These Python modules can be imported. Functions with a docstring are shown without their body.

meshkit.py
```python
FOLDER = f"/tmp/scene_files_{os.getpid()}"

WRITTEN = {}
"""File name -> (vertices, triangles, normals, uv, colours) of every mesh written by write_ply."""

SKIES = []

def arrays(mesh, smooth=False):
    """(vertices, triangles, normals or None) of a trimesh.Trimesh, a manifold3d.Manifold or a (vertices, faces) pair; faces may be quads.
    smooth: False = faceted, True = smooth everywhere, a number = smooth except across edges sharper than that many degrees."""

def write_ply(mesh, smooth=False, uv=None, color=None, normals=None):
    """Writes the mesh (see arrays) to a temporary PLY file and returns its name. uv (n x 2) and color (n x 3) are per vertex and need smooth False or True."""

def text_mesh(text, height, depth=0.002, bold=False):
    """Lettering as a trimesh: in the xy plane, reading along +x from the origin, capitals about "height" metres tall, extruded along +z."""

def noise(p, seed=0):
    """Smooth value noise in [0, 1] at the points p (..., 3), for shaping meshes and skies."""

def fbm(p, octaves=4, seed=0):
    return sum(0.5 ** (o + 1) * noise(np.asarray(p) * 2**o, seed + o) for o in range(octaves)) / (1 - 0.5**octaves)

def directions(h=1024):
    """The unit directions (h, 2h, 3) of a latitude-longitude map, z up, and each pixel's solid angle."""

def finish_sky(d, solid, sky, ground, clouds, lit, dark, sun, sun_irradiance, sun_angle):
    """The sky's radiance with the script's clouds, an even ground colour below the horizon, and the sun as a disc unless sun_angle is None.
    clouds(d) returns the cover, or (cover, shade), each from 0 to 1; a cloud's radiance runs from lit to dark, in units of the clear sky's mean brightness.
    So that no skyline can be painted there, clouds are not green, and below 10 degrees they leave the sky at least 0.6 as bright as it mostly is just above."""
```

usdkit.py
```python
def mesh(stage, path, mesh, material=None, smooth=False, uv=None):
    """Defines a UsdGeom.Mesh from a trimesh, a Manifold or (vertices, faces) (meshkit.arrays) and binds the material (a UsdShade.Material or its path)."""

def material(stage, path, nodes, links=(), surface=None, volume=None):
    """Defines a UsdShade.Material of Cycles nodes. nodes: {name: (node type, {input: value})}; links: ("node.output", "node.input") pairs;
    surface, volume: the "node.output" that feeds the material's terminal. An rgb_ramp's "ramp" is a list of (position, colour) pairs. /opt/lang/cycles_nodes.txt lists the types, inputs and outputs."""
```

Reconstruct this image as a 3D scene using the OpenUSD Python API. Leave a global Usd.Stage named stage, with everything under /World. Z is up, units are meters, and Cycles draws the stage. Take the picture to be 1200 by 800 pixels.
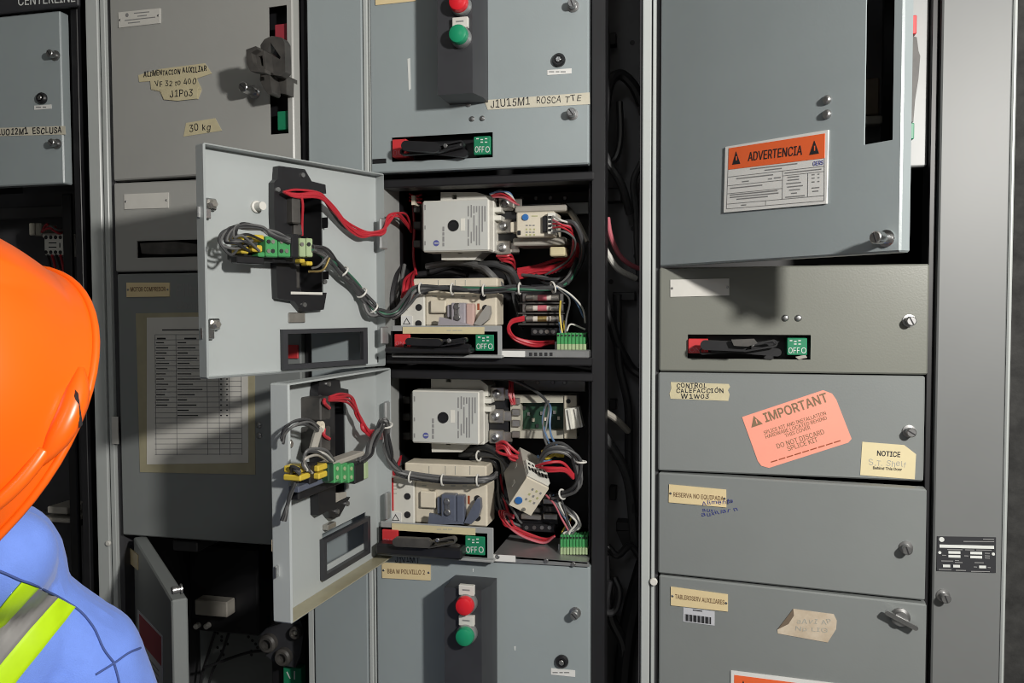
import math, random, numpy as np, trimesh, manifold3d, usdkit, meshkit
from shapely.geometry import Polygon, LineString, Point, box as sbox
from shapely.ops import unary_union
from shapely import affinity
from pxr import Usd, UsdGeom, UsdLux, Gf, Sdf
rnd = random.Random(7)
stage = Usd.Stage.CreateInMemory()
UsdGeom.SetStageUpAxis(stage, UsdGeom.Tokens.z); UsdGeom.SetStageMetersPerUnit(stage, 1.0)
UsdGeom.Xform.Define(stage, '/World'); UsdGeom.Scope.Define(stage, '/World/Looks')

# ------------------------------------------------------------ camera
F = 950.0                                   # focal length in pixels of the 1200 x 800 frame
YAW, PIT, ROL = map(math.radians, (13.2, 2.26, -0.18))
D = 1.27; C = np.array([0.0, -D, 1.6])
cy, sy, cp, sp = math.cos(YAW), math.sin(YAW), math.cos(PIT), math.sin(PIT)
FW = np.array([-sy * cp, cy * cp, -sp]); RT = np.array([cy, sy, 0.0]); UP = np.cross(RT, FW)
RT, UP = RT * math.cos(ROL) + UP * math.sin(ROL), -RT * math.sin(ROL) + UP * math.cos(ROL)
cam = UsdGeom.Camera.Define(stage, '/World/camera')
cam.AddTransformOp().Set(Gf.Matrix4d(*RT, 0, *UP, 0, *(-FW), 0, *C, 1))
cam.CreateHorizontalApertureAttr(36.0); cam.CreateVerticalApertureAttr(24.0)
cam.CreateFocalLengthAttr(36.0 * F / 1200); cam.CreateClippingRangeAttr(Gf.Vec2f(0.05, 50))
cam.CreateExposureAttr(0.45)

# ------------------------------------------------------------ lights
def light(kind, name, pos, power, color=(1, 1, 1), rot=(0, 0, 0), **kw):
    l = kind.Define(stage, '/World/' + name); l.AddTranslateOp().Set(Gf.Vec3d(*pos)); l.AddRotateXYZOp().Set(Gf.Vec3f(*rot))
    l.CreateIntensityAttr(power); l.CreateColorAttr(Gf.Vec3f(*color))
    for k, v in kw.items(): l.GetPrim().GetAttribute('inputs:' + k).Set(v)
    return l
light(UsdLux.SphereLight, 'work_lamp', (0.80, -1.32, 2.06), 970.0, (1.0, 0.965, 0.91), radius=0.05)    # hand lamp held just right of the photographer
light(UsdLux.RectLight, 'ambient_fill_rear', (-.3, -3.2, 2.93), 6.0, (0.95, 0.98, 1.0), (0, 0, 0), width=0.3, height=1.5)   # fill light added behind the camera for ambient level, no fixture built
light(UsdLux.RectLight, 'ambient_fill_right', (1.7, -2.6, 2.93), 2.6, (0.95, 0.98, 1.0), (0, 0, 0), width=0.3, height=1.5)  # second unseen fill light, added to lift the ambient level

# ------------------------------------------------------------ materials
def mat(name, col, rough=0.5, metal=0.0, var=0.0, scale=6.0, bump=0.0, bscale=200.0, col2=None, extra=None):
    p = {'roughness': rough, 'metallic': metal}; p.update(extra or {})
    nodes = {'p': ('principled_bsdf', p)}; links = []
    if var or col2:
        c2 = col2 or tuple(c * (1 - var) for c in col)
        nodes['tc'] = ('texture_coordinate', {}); nodes['n'] = ('noise_texture', {'scale': scale, 'detail': 5.0, 'roughness': 0.62})
        nodes['r'] = ('rgb_ramp', {'ramp': [(0.3, c2), (0.68, col)]})
        links += [('tc.object', 'n.vector'), ('n.fac', 'r.fac'), ('r.color', 'p.base_color')]
    else: p['base_color'] = col
    if bump:
        nodes['gp'] = ('geometry', {}); nodes['bn'] = ('noise_texture', {'scale': bscale, 'detail': 2.0})
        nodes['b'] = ('bump', {'strength': bump, 'distance': 0.002})
        links += [('gp.position', 'bn.vector'), ('bn.fac', 'b.height'), ('b.normal', 'p.normal')]
    return usdkit.material(stage, '/World/Looks/' + name, nodes, links, surface='p.BSDF')
M = dict(
 paint=mat('paint_blue_grey', (.285, .325, .335), .33, var=.07, scale=5, bump=.05, bscale=350),
 inside=mat('blue_grey_lightened', (.40, .43, .43), .33, var=.06, scale=5, bump=.05, bscale=350),  # blue-grey lightened to brighten the two opened doors
 greenish_dimmed=mat('greenish_grey_dimmed', (.18, .186, .162), .34, var=.06, scale=5, bump=.05, bscale=350),  # greenish hue is the door's own; tone darkened to offset the near lamp
 backing=mat('wireway_grey', (.15, .15, .158), .6, var=.3, scale=9),
 warm_lifted=mat('warm_grey_lifted', (.35, .352, .335), .34, var=.07, scale=5, bump=.05, bscale=350),  # upper left doors: warm grey lightened to offset the lamp's falloff
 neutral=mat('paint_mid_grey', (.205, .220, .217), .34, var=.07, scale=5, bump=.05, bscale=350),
 cover=mat('paint_pale_grey', (.155, .162, .162), .48, var=.1, scale=3),
 trim=mat('paint_light_grey', (.43, .455, .445), .32, var=.08, scale=4),
 zinc=mat('zinc_plate', (.42, .43, .43), .38, .7, var=.2, scale=30),
 innerplate=mat('inner_grey', (.34, .35, .34), .5, var=.15, scale=14),
 plate=mat('operator_plate_grey', (.3, .31, .31), .42, var=.1, scale=12),
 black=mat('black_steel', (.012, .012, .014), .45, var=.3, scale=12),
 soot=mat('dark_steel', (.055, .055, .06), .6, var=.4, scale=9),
 rail=mat('dark_grey_rail', (.06, .06, .062), .5, .3, var=.3),  # dark grey metal for grooves, rails and brackets
 plastic=mat('black_plastic', (.014, .014, .016), .36, var=.25, scale=40),
 dusty=mat('dusty_black_plastic', (.028, .027, .026), .5, col2=(.075, .07, .064), scale=26),
 gbox=mat('charcoal_plastic', (.036, .037, .042), .42, var=.15, scale=25),
 rubber=mat('cable_black', (.02, .02, .022), .42),
 greyw=mat('cable_grey', (.13, .13, .13), .5, var=.3, scale=30),
 dkw=mat('cable_dark_grey', (.055, .056, .058), .42, var=.3, scale=30),
 redw=mat('cable_red', (.42, .022, .034), .38),
 whitew=mat('cable_white', (.55, .54, .5), .45),
 pinkw=mat('cable_pink', (.5, .13, .16), .4),
 bluew=mat('cable_blue', (.1, .18, .32), .45),
 greenw=mat('cable_green', (.03, .12, .07), .45),
 tie=mat('tie_white', (.62, .61, .57), .5),
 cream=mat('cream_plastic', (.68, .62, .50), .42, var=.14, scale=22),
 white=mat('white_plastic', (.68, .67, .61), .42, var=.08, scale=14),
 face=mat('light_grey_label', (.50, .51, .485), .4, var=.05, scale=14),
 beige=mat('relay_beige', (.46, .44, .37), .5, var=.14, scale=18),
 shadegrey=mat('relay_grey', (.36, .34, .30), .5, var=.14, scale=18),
 strip=mat('yellowed_label', (.6, .53, .33), .45, var=.12, scale=24),
 lug=mat('tinned_metal', (.58, .55, .5), .32, .85, var=.3, scale=40),
 chrome=mat('chrome', (.72, .72, .72), .22, 1.0, var=.15, scale=60),
 bolt=mat('dull_screw', (.4, .4, .4), .35, .9, var=.3, scale=60),
 brass=mat('brass', (.6, .45, .18), .35, .9),
 red=mat('red_plate', (.56, .035, .04), .42, var=.15, scale=40),
 green=mat('green_plate', (.012, .21, .10), .42, var=.15, scale=40),
 redcap=mat('red_button', (.62, .015, .025), .3), greencap=mat('green_button', (.01, .25, .12), .3),
 tgreen=mat('terminal_green', (.06, .3, .1), .42, var=.12, scale=40),
 lgreen=mat('terminal_pale_green', (.36, .46, .26), .45, var=.12, scale=40),
 yellow=mat('terminal_yellow', (.62, .46, .05), .42, var=.2, scale=60),
 pcb=mat('circuit_board', (.022, .07, .04), .4, var=.5, scale=70),
 lilac=mat('lilac_grey_plastic', (.33, .31, .34), .4, var=.12, scale=30), pink=mat('pink_plastic', (.52, .36, .32), .42, var=.1, scale=30),
 bluegrey=mat('blue_grey_plastic', (.11, .125, .17), .3, var=.2, scale=30), armgrey=mat('arm_grey', (.3, .29, .27), .45, var=.1, scale=30),
 dial=mat('blue_dial', (.03, .14, .4), .35), logo=mat('emblem_blue', (.09, .10, .3), .4),
 dot=mat('olive_mark', (.4, .4, .2), .5),
 ink=mat('ink_black', (.016, .016, .018), .6), inkgrey=mat('ink_grey', (.22, .22, .22), .6), inkfaint=mat('ink_faint', (.38, .37, .32), .6),
 brownink=mat('ink_brown', (.2, .13, .07), .6), orangeink=mat('ink_red_brown', (.28, .06, .02), .6), blueink=mat('ink_blue', (.03, .04, .2), .5),
 inkwhite=mat('ink_white', (.62, .64, .62), .5),
 tape=mat('masking_tape', (.56, .50, .32), .65, var=.14, scale=40), paletape=mat('pale_tape', (.56, .53, .43), .65, var=.12, scale=40),
 yplate=mat('cream_nameplate', (.70, .57, .33), .4, var=.06, scale=24), wplate=mat('white_nameplate', (.6, .59, .55), .4, var=.08, scale=30),
 paper=mat('white_paper', (.68, .68, .66), .55, var=.04, scale=20), orange=mat('orange_print', (.78, .13, .035), .5),
 salmon=mat('salmon_card', (.86, .33, .24), .5, var=.05, scale=14), notice=mat('pale_yellow_card', (.68, .59, .36), .55, var=.06, scale=20),
 torn=mat('torn_paper', (.58, .50, .39), .7, col2=(.42, .33, .23), scale=26), sheet=mat('document_paper', (.56, .55, .51), .6, var=.1, scale=9),
 agedtape=mat('aged_clear_tape', (.36, .33, .22), .35, var=.2, scale=18), silver=mat('barcode_label', (.5, .51, .54), .4),
 dataplate=mat('black_data_plate', (.03, .031, .035), .4),
 wine=mat('dark_red_print', (.3, .03, .045), .5), brown=mat('brown_phenolic', (.16, .12, .085), .5, var=.2, scale=30),
 glass=mat('fuse_glass', (.62, .58, .52), .15, extra={'specular_ior_level': .8}),
 hat=mat('orange_helmet', (.86, .118, .003), .34, var=.03, scale=8, extra={'coat_weight': .12, 'coat_roughness': .25}),
 shirt=mat('blue_cotton', (.16, .28, .80), .85, var=.16, scale=20, bump=.25, bscale=900, extra={'sheen_weight': .15}),
 seam=mat('blue_seam', (.05, .085, .26), .85), hivis=mat('hi_vis_yellow', (.46, .72, .0), .6, var=.08, scale=60, extra={'emission_strength': 0.0}),
 reflect=mat('retroreflective_grey', (.2, .195, .19), .5, .0, var=.12, scale=60),
 skin=mat('skin', (.42, .24, .16), .5), hair=mat('dark_hair', (.02, .015, .012), .6), trouser=mat('blue_trousers', (.09, .14, .38), .85), boot=mat('brown_boot', (.09, .05, .03), .55),
 wall=mat('dark_concrete', (.06, .06, .058), .9, col2=(.025, .025, .025), scale=26, bump=.6, bscale=90),
 room=mat('room_plaster', (.3, .3, .29), .8, var=.08, scale=2), floor=mat('floor_concrete', (.22, .22, .215), .6, var=.2, scale=3),
)

# ------------------------------------------------------------ geometry helpers
def at(px, py, y=0.0):                       # the point of the plane Y = y seen at a pixel of the survey photograph
    d = FW * F + RT * (px - 600) + UP * (400 - py); return C + (y - C[1]) / d[1] * d
cat_ = trimesh.util.concatenate
def tm(v, f): return trimesh.Trimesh(np.asarray(v, float), np.asarray(f), process=False)
def hull(pts): return trimesh.convex.convex_hull(np.asarray(pts, float))
def bx(x0, x1, y0, y1, z0, z1, b=0.0):       # box with chamfered edges
    x0, x1 = sorted((x0, x1)); y0, y1 = sorted((y0, y1)); z0, z1 = sorted((z0, z1))
    b = min(b, .45 * (x1 - x0), .45 * (y1 - y0), .45 * (z1 - z0))
    if b <= 0:
        m = trimesh.creation.box((x1 - x0, y1 - y0, z1 - z0)); m.apply_translation(((x0 + x1) / 2, (y0 + y1) / 2, (z0 + z1) / 2)); return m
    pts = []
    for X, sx in ((x0, b), (x1, -b)):
        for Y, s2 in ((y0, b), (y1, -b)):
            for Z, s3 in ((z0, b), (z1, -b)): pts += [(X, Y + s2, Z + s3), (X + sx, Y, Z + s3), (X + sx, Y + s2, Z)]
    return hull(pts)
def man(m): return manifold3d.Manifold(manifold3d.Mesh(vert_properties=np.asarray(m.vertices, np.float32), tri_verts=np.asarray(m.faces, np.uint32)))
def unman(m):
    q = m.to_mesh(); return tm(q.vert_properties[:, :3], q.tri_verts)
def cut(m, *holes):
    a = man(m)
    for h in holes: a = a - man(h)
    return unman(a)
def lathe(profile, seg=20):                  # (radius, height) profile around +z
    m = trimesh.creation.revolve(np.array(profile, float), sections=seg); return m
FRONT = np.array([[1, 0, 0, 0], [0, 0, -1, 0], [0, 1, 0, 0], [0, 0, 0, 1.0]])   # local xy -> xz, +z -> -y (towards the viewer)
def knob(x, y, z, profile, seg=18, back=False):   # lathe standing out of a panel towards -y (or +y)
    m = lathe(profile, seg); m.apply_transform(FRONT)
    if back: m.apply_transform(np.diag([-1, -1, 1, 1.0]))
    m.apply_translation((x, y, z)); return m
def disc(x, y, z, r, h, seg=16, b=0.0):      # short cylinder from y (rear) to y-h (front)
    p = [(0, 0), (r, 0), (r, h - b), (r - b, h), (0, h)] if b else [(0, 0), (r, 0), (r, h), (0, h)]
    return knob(x, y, z, p, seg)
def prism(poly, y0, y1):                     # polygon in (x, z), from y0 to y1
    y0, y1 = sorted((y0, y1)); out = []
    for g in getattr(poly, 'geoms', [poly]):
        if g.area > 1e-9:
            m = trimesh.creation.extrude_polygon(g, y1 - y0, engine='earcut'); m.apply_transform(FRONT); m.apply_translation((0, y1, 0)); out.append(m)
    return cat_(out)
def smooth_path(pts, n=6):
    p = np.asarray(pts, float)
    if len(p) < 3: return p
    q = np.vstack([2 * p[0] - p[1], p, 2 * p[-1] - p[-2]]); out = []
    for i in range(1, len(q) - 2):
        for t in np.arange(n) / n:
            a, b, c, d = q[i - 1], q[i], q[i + 1], q[i + 2]
            out.append(.5 * (2 * b + (c - a) * t + (2 * a - 5 * b + 4 * c - d) * t * t + (3 * b - a - 3 * c + d) * t ** 3))
    return np.array(out + [p[-1]])
def tube(pts, r, seg=7, n=6, raw=False):
    p = np.asarray(pts, float) if raw else smooth_path(pts, n)
    t = np.gradient(p, axis=0); t /= np.maximum(np.linalg.norm(t, axis=1, keepdims=True), 1e-9)
    u = np.cross(t[0], [.31, .17, .93]); u /= np.linalg.norm(u); V = []; r = np.broadcast_to(r, len(p))
    for i in range(len(p)):
        u = u - t[i] * (u @ t[i]); u /= np.linalg.norm(u); w = np.cross(t[i], u)
        a = np.arange(seg) * 2 * math.pi / seg
        V.append(p[i] + r[i] * (np.cos(a)[:, None] * u + np.sin(a)[:, None] * w))
    k = len(p); V = np.vstack(V + [p[:1], p[-1:]]); Fc = []
    for i in range(k - 1):
        for j in range(seg):
            a, b = i * seg + j, i * seg + (j + 1) % seg; Fc += [(a, b, b + seg), (a, b + seg, a + seg)]
    for j in range(seg): Fc += [(k * seg, (j + 1) % seg, j), (k * seg + 1, (k - 1) * seg + j, (k - 1) * seg + (j + 1) % seg)]
    return tm(V, Fc)

# ------------------------------------------------------------ scene objects
used = {}
def numbered(parent, name):
    k = used.get((parent, name), 0); used[(parent, name)] = k + 1
    return parent + '/' + (name if k == 0 else '%s_%03d' % (name, k))
class Thing:
    """An Xform at o turned by rz (degrees) about z; x runs along the front, y into the cabinet, z up."""
    def __init__(s, name, label, cat, o=(0, 0, 0), rz=0.0, group=None, kind=None, like=None, px=None):
        if like is not None:
            rz = like.rz; o = like.world(like.l(px[0], px[1], 0)) if px else like.o
        s.o = np.array(o, float); s.rz = rz; a = math.radians(rz)
        s.R = np.array([[math.cos(a), -math.sin(a), 0], [math.sin(a), math.cos(a), 0], [0, 0, 1.0]])
        s.path = numbered('/World', name); x = UsdGeom.Xform.Define(stage, s.path)
        x.AddTranslateOp().Set(Gf.Vec3d(*s.o))
        if rz: x.AddRotateZOp().Set(float(rz))
        s.prim = x.GetPrim()
        for k, v in (('label', label), ('category', cat), ('group', group), ('kind', kind)):
            if v: s.prim.SetCustomDataByKey(k, v)
    def world(s, p): return s.o + s.R @ np.asarray(p, float)
    def loc(s, p): return s.R.T @ (np.asarray(p, float) - s.o)
    def l(s, px, py, y=0.0):                 # the point of this thing's own plane y seen at a survey pixel
        d = s.R.T @ (FW * F + RT * (px - 600) + UP * (400 - py)); c = s.loc(C); return c + (y - c[1]) / d[1] * d
    def part(s, name, mesh, m, parent=None, label=None, smooth=30, kind=None):
        if isinstance(mesh, (list, tuple)): mesh = cat_(list(mesh))
        path = numbered(parent or s.path, name); g = usdkit.mesh(stage, path, mesh, M[m], smooth=smooth).GetPrim()
        if label: g.SetCustomDataByKey('label', label)
        if kind or name in ('printed_line', 'ruled_line', 'table_line', 'printed_field', 'printed_mark'): g.SetCustomDataByKey('kind', 'stuff')
        return path
    # shapes measured in survey pixels on this thing's plane
    def xz(s, pts, y=0.0): return [tuple(s.l(a, b, y)[[0, 2]]) for a, b in pts]
    def poly(s, pts, y, t): return prism(Polygon(s.xz(pts, y)).buffer(0), y, y + t)      # front face at y
    def pbox(s, x0, y0, x1, y1, yf, yb, b=0.0):   # box whose front face covers the pixel rectangle
        a, c = s.l(x0, (y0 + y1) / 2, yf), s.l(x1, (y0 + y1) / 2, yf); t = s.l((x0 + x1) / 2, y0, yf); u = s.l((x0 + x1) / 2, y1, yf)
        return bx(a[0], c[0], yf, yb, u[2], t[2], b)
    def ln(s, p0, p1, w, y, t=.0004):        # a ruled line, w pixels wide
        a, b = s.l(*p0, y), s.l(*p1, y); k = s.l(p0[0], p0[1] + w, y)
        return prism(LineString([a[[0, 2]], b[[0, 2]]]).buffer(abs(a[2] - k[2]) / 2, cap_style=2), y, y + t)
    def text(s, txt, p0, p1, hpx, y, t=.0004, bold=False, hand=0.0):
        a, b = s.l(*p0, y), s.l(*p1, y); k = s.l(p0[0], p0[1] - hpx, y); h = float(np.hypot(k[0] - a[0], k[2] - a[2]))
        e = (b - a)[[0, 2]]; w = np.hypot(*e); e = e / w
        if hand:
            xs = 0.0; ms = []
            for ch in txt:
                if ch == ' ': xs += .5; continue
                g = meshkit.text_mesh(ch, 1.0, 1.0, bold)
                ang = rnd.uniform(-1, 1) * hand; sc = 1 + rnd.uniform(-.18, .18) * min(1, hand * 4)
                g.vertices[:, :2] *= (sc * .92, sc); g.vertices[:, 0] += rnd.uniform(-.1, .1) * g.vertices[:, 1]
                gw = g.vertices[:, 0].max(); g.apply_transform(trimesh.transformations.rotation_matrix(ang, (0, 0, 1)))
                g.vertices[:, 0] += xs; g.vertices[:, 1] += rnd.uniform(-.1, .1); xs += gw + .1; ms.append(g)
            m = cat_(ms)
        else: m = meshkit.text_mesh(txt, 1.0, 1.0, bold)
        v = m.vertices.copy(); v[:, 0] -= v[:, 0].min(); sx = w / v[:, 0].max()
        X = v[:, 0] * sx; Z = v[:, 1] * h
        m = tm(np.stack([a[0] + e[0] * X - e[1] * Z, y + t * (1 - v[:, 2]), a[2] + e[1] * X + e[0] * Z], 1), m.faces); return m
    def tube(s, pts, r, seg=7, n=6):         # pts are (px, py, y in this thing's frame)
        return tube([s.l(*q) for q in pts], r, seg, n)
def struct(name, mesh, m):
    p = '/World/' + name; g = usdkit.mesh(stage, p, mesh, M[m], smooth=30).GetPrim(); g.SetCustomDataByKey('kind', 'structure'); return p

# ------------------------------------------------------------ the room
struct('floor', bx(-4.2, 4.2, -4.2, 1.0, -.1, 0), 'floor')
struct('ceiling', bx(-4.2, 4.2, -4.2, 1.0, 3.0, 3.1), 'room')
struct('wall_back', bx(-4.2, 4.2, .5, .6, 0, 3.0), 'wall')
struct('wall_left', bx(-4.2, -4.1, -4.1, .5, 0, 3.0), 'room')
struct('wall_right', bx(4.1, 4.2, -4.1, .5, 0, 3.0), 'room')
struct('wall_front', bx(-4.2, 4.2, -4.2, -4.1, 0, 3.0), 'room')

# ------------------------------------------------------------ cabinet sections (frames)
Z0, Z1, DEEP = 0.0, 2.34, .45
def X(px, py=330, y=0.0): return float(at(px, py, y)[0])
def Zp(px, py, y=0.0): return float(at(px, py, y)[2])
xs1r, xp2a, xp2b = X(107), X(107), X(134)
xp3a, xp3b = X(428), X(438)
xp4a, xp4b = X(752), X(772)
xend = X(1186)
def post(t, xa, xb, mats=('trim',)):         # channel post: two folded lips with a groove between
    w = xb - xa; x0 = xa - t.o[0]
    m = bx(x0, x0 + w * .52, 0, .04, Z0, Z1, .0015)
    t.part('post_flange', m, 'trim')
    t.part('post_groove', bx(x0 + w * .52, x0 + w * .6, .012, .04, Z0, Z1), 'rail')
    t.part('post_lip', bx(x0 + w * .6, x0 + w * .8, .002, .04, Z0, Z1, .001), 'trim')
    t.part('post_seat', bx(x0 + w * .8, x0 + w, .01, .04, Z0, Z1), 'soot')
def section(label, xa, xb, xpost, xw, inner='soot'):
    t = Thing('cabinet_section', label, 'electrical cabinet', (xa, 0, 0))
    W = xb - xa
    if xpost: post(t, xa, xpost)
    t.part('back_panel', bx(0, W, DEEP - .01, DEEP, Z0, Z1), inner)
    t.part('side_panel', bx(0, .002, .04, DEEP - .01, Z0, Z1), inner)
    t.part('side_panel', bx(W - .003, W - .0005, .005, DEEP - .01, Z0, Z1), inner)
    t.part('top_panel', bx(.002, W - .003, .03, DEEP - .01, Z1 - .003, Z1), 'paint')
    t.part('base_plinth', bx(.002, W - .003, .02, DEEP - .01, 0, .08), 'black')
    if xw: t.part('wireway_upright', bx(xw[0] - xa, xw[1] - xa, .012, .05, .08, Z1 - .003, .001), 'black')
    return t
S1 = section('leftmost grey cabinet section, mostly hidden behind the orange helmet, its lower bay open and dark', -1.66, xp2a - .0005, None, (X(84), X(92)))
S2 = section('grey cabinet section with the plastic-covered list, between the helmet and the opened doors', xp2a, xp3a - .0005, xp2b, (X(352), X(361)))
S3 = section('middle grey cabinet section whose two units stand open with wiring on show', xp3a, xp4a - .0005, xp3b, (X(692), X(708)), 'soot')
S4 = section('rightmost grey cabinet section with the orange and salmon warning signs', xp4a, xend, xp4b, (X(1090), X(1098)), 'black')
# side lip of the last section
S4.part('end_flange', bx(X(1181) - xp4a, xend - xp4a, -.002, .03, .0, Z1, .002), 'trim')

for t_, xa_, xb_ in ((S2, xp2b, xp3a), (S3, xp3b, xp4a), (S4, xp4b, xend - .012)):   # header over the doors
    t_.part('header_panel', bx(xa_ - t_.o[0] + .002, xb_ - t_.o[0] - .004, 0, .02, 2.256, Z1 - .004, .002), 'gbox')
# header strip with the lettering over the left section
h = Thing('header_strip', 'black header strip with white lettering along the very top left of the cabinets', 'trim strip', (-1.66, 0, Zp(40, 13)))
h.part('strip', bx(0, X(127) - .002 + 1.66 - .045, -.004, .004, 0, .16, .002), 'gbox')
h.part('lettering', h.text('CENTERLINE', (21, 6.5), (88, 2), 11, -.0048), 'inkwhite')

# ------------------------------------------------------------ hardware shared by the doors
def latch(t, px, py, r=.0068, L=.017, y=0.0, parent=None, m='bolt'):
    c = t.l(px, py, y - L)
    g = [(0, 0), (r * 1.35, 0), (r * 1.35, .002), (r * .82, .0025), (r * .82, L * .45), (r, L * .5), (r, L - .0012), (r - .0012, L), (0, L)]
    p = t.part('latch_knob', knob(c[0], y, c[2], g), m, parent)
    a = .5 + .8 * ((px * 7 + py * 3) % 10) / 10
    s = bx(-r * .8, r * .8, -.0004, .0003, -.0009, .0009); s.apply_transform(trimesh.transformations.rotation_matrix(a, (0, 1, 0))); s.apply_translation((c[0], y - L, c[2]))
    t.part('screw_slot', s, 'ink', p); return p
def rivet(t, px, py, r=.0052, y=0.0, m='bolt'):
    c = t.l(px, py, y); t.part('rivet', knob(c[0], y, c[2], [(0, 0), (r, 0), (r * .95, r * .35), (r * .6, r * .7), (0, r * .85)], 14), m)
def reset(t, px, py, r=.0105):              # round reset button with a bright centre
    c = t.l(px, py, -.006)
    p = t.part('reset_button', knob(c[0], 0, c[2], [(0, 0), (r, 0), (r, .004), (r * .8, .007), (r * .55, .007), (r * .5, .004), (0, .004)], 22), 'plastic')
    t.part('button_core', disc(c[0], -.0038, c[2], r * .42, .005, 14, .001), 'chrome', p)
def small_label(t, px0, py0, px1, py1, rows=1):
    p = t.part('small_label', t.pbox(px0, py0, px1, py1, -.0009, -.0001), 'paper', label='tiny white printed label')
    for k in range(rows):
        yy = py0 + (py1 - py0) * (k + 1) / (rows + 1)
        t.part('printed_line', [t.ln((px0 + 2 + q, yy), (px0 + 2 + q + w, yy), 1.3, -.0012, .0003) for q, w in ((0, 6), (8, 4), (13.5, 6)) if px0 + 2 + q + w < px1 - 1], 'inkgrey', p)
def nameplate(t, quad, m='yplate', txt=None, line=None, hpx=6, ink='brownink', screws=True, label=None):
    p = t.part('nameplate', t.poly(quad, -.0018, .0017), m, label=label)
    (x0, y0), (x1, y1), (x2, y2), (x3, y3) = quad
    if txt: t.part('lettering', t.text(txt, *line, hpx, -.0021, .0003, bold=True), ink, p)
    if screws:
        for a, b in (((x0 + x3) / 2 + 2, (y0 + y3) / 2), ((x1 + x2) / 2 - 2, (y1 + y2) / 2)):
            c = t.l(a, b, -.0018); t.part('screw', disc(c[0], -.0018, c[2], .0019, .0010, 10, .0004), 'bolt', p)
    return p
def door(label, hx, w, py_top, py_bot, ang=0.0, m='paint', holes=(), depth=.022, zz=None, pxh=None):
    """Folded sheet-metal door, hinged on its left edge, swung out by ang degrees."""
    pxh = pxh if pxh is not None else hx
    x = X(hx); z0 = Zp(pxh, py_bot) if py_bot < 2000 else .1; z1 = Zp(pxh, py_top) if py_top > -500 else 2.25
    if zz: z0, z1 = zz
    t = Thing('hinged_cover', label, 'cabinet door', (x, 0, z0), -ang); t.w, t.h = w, z1 - z0
    hs = [bx(*sorted((t.l(a, (b + d) / 2)[0], t.l(c, (b + d) / 2)[0])), -.02, .05, *sorted((t.l((a + c) / 2, d)[2], t.l((a + c) / 2, b)[2]))) for a, b, c, d in holes]
    t.part('panel', cut(bx(0, w, 0, depth, 0, t.h, .0022), bx(.0022, w - .0022, .0022, .2, .0022, t.h - .0022), *hs), m)
    return t
def sticker(name, label, cat, like, outline, m, y=-.0008, t=.0007, group=None):
    s = Thing(name, label, cat, like=like, px=outline[0], group=group); s.part('sheet', s.poly(outline, y, t), m); return s
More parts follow.
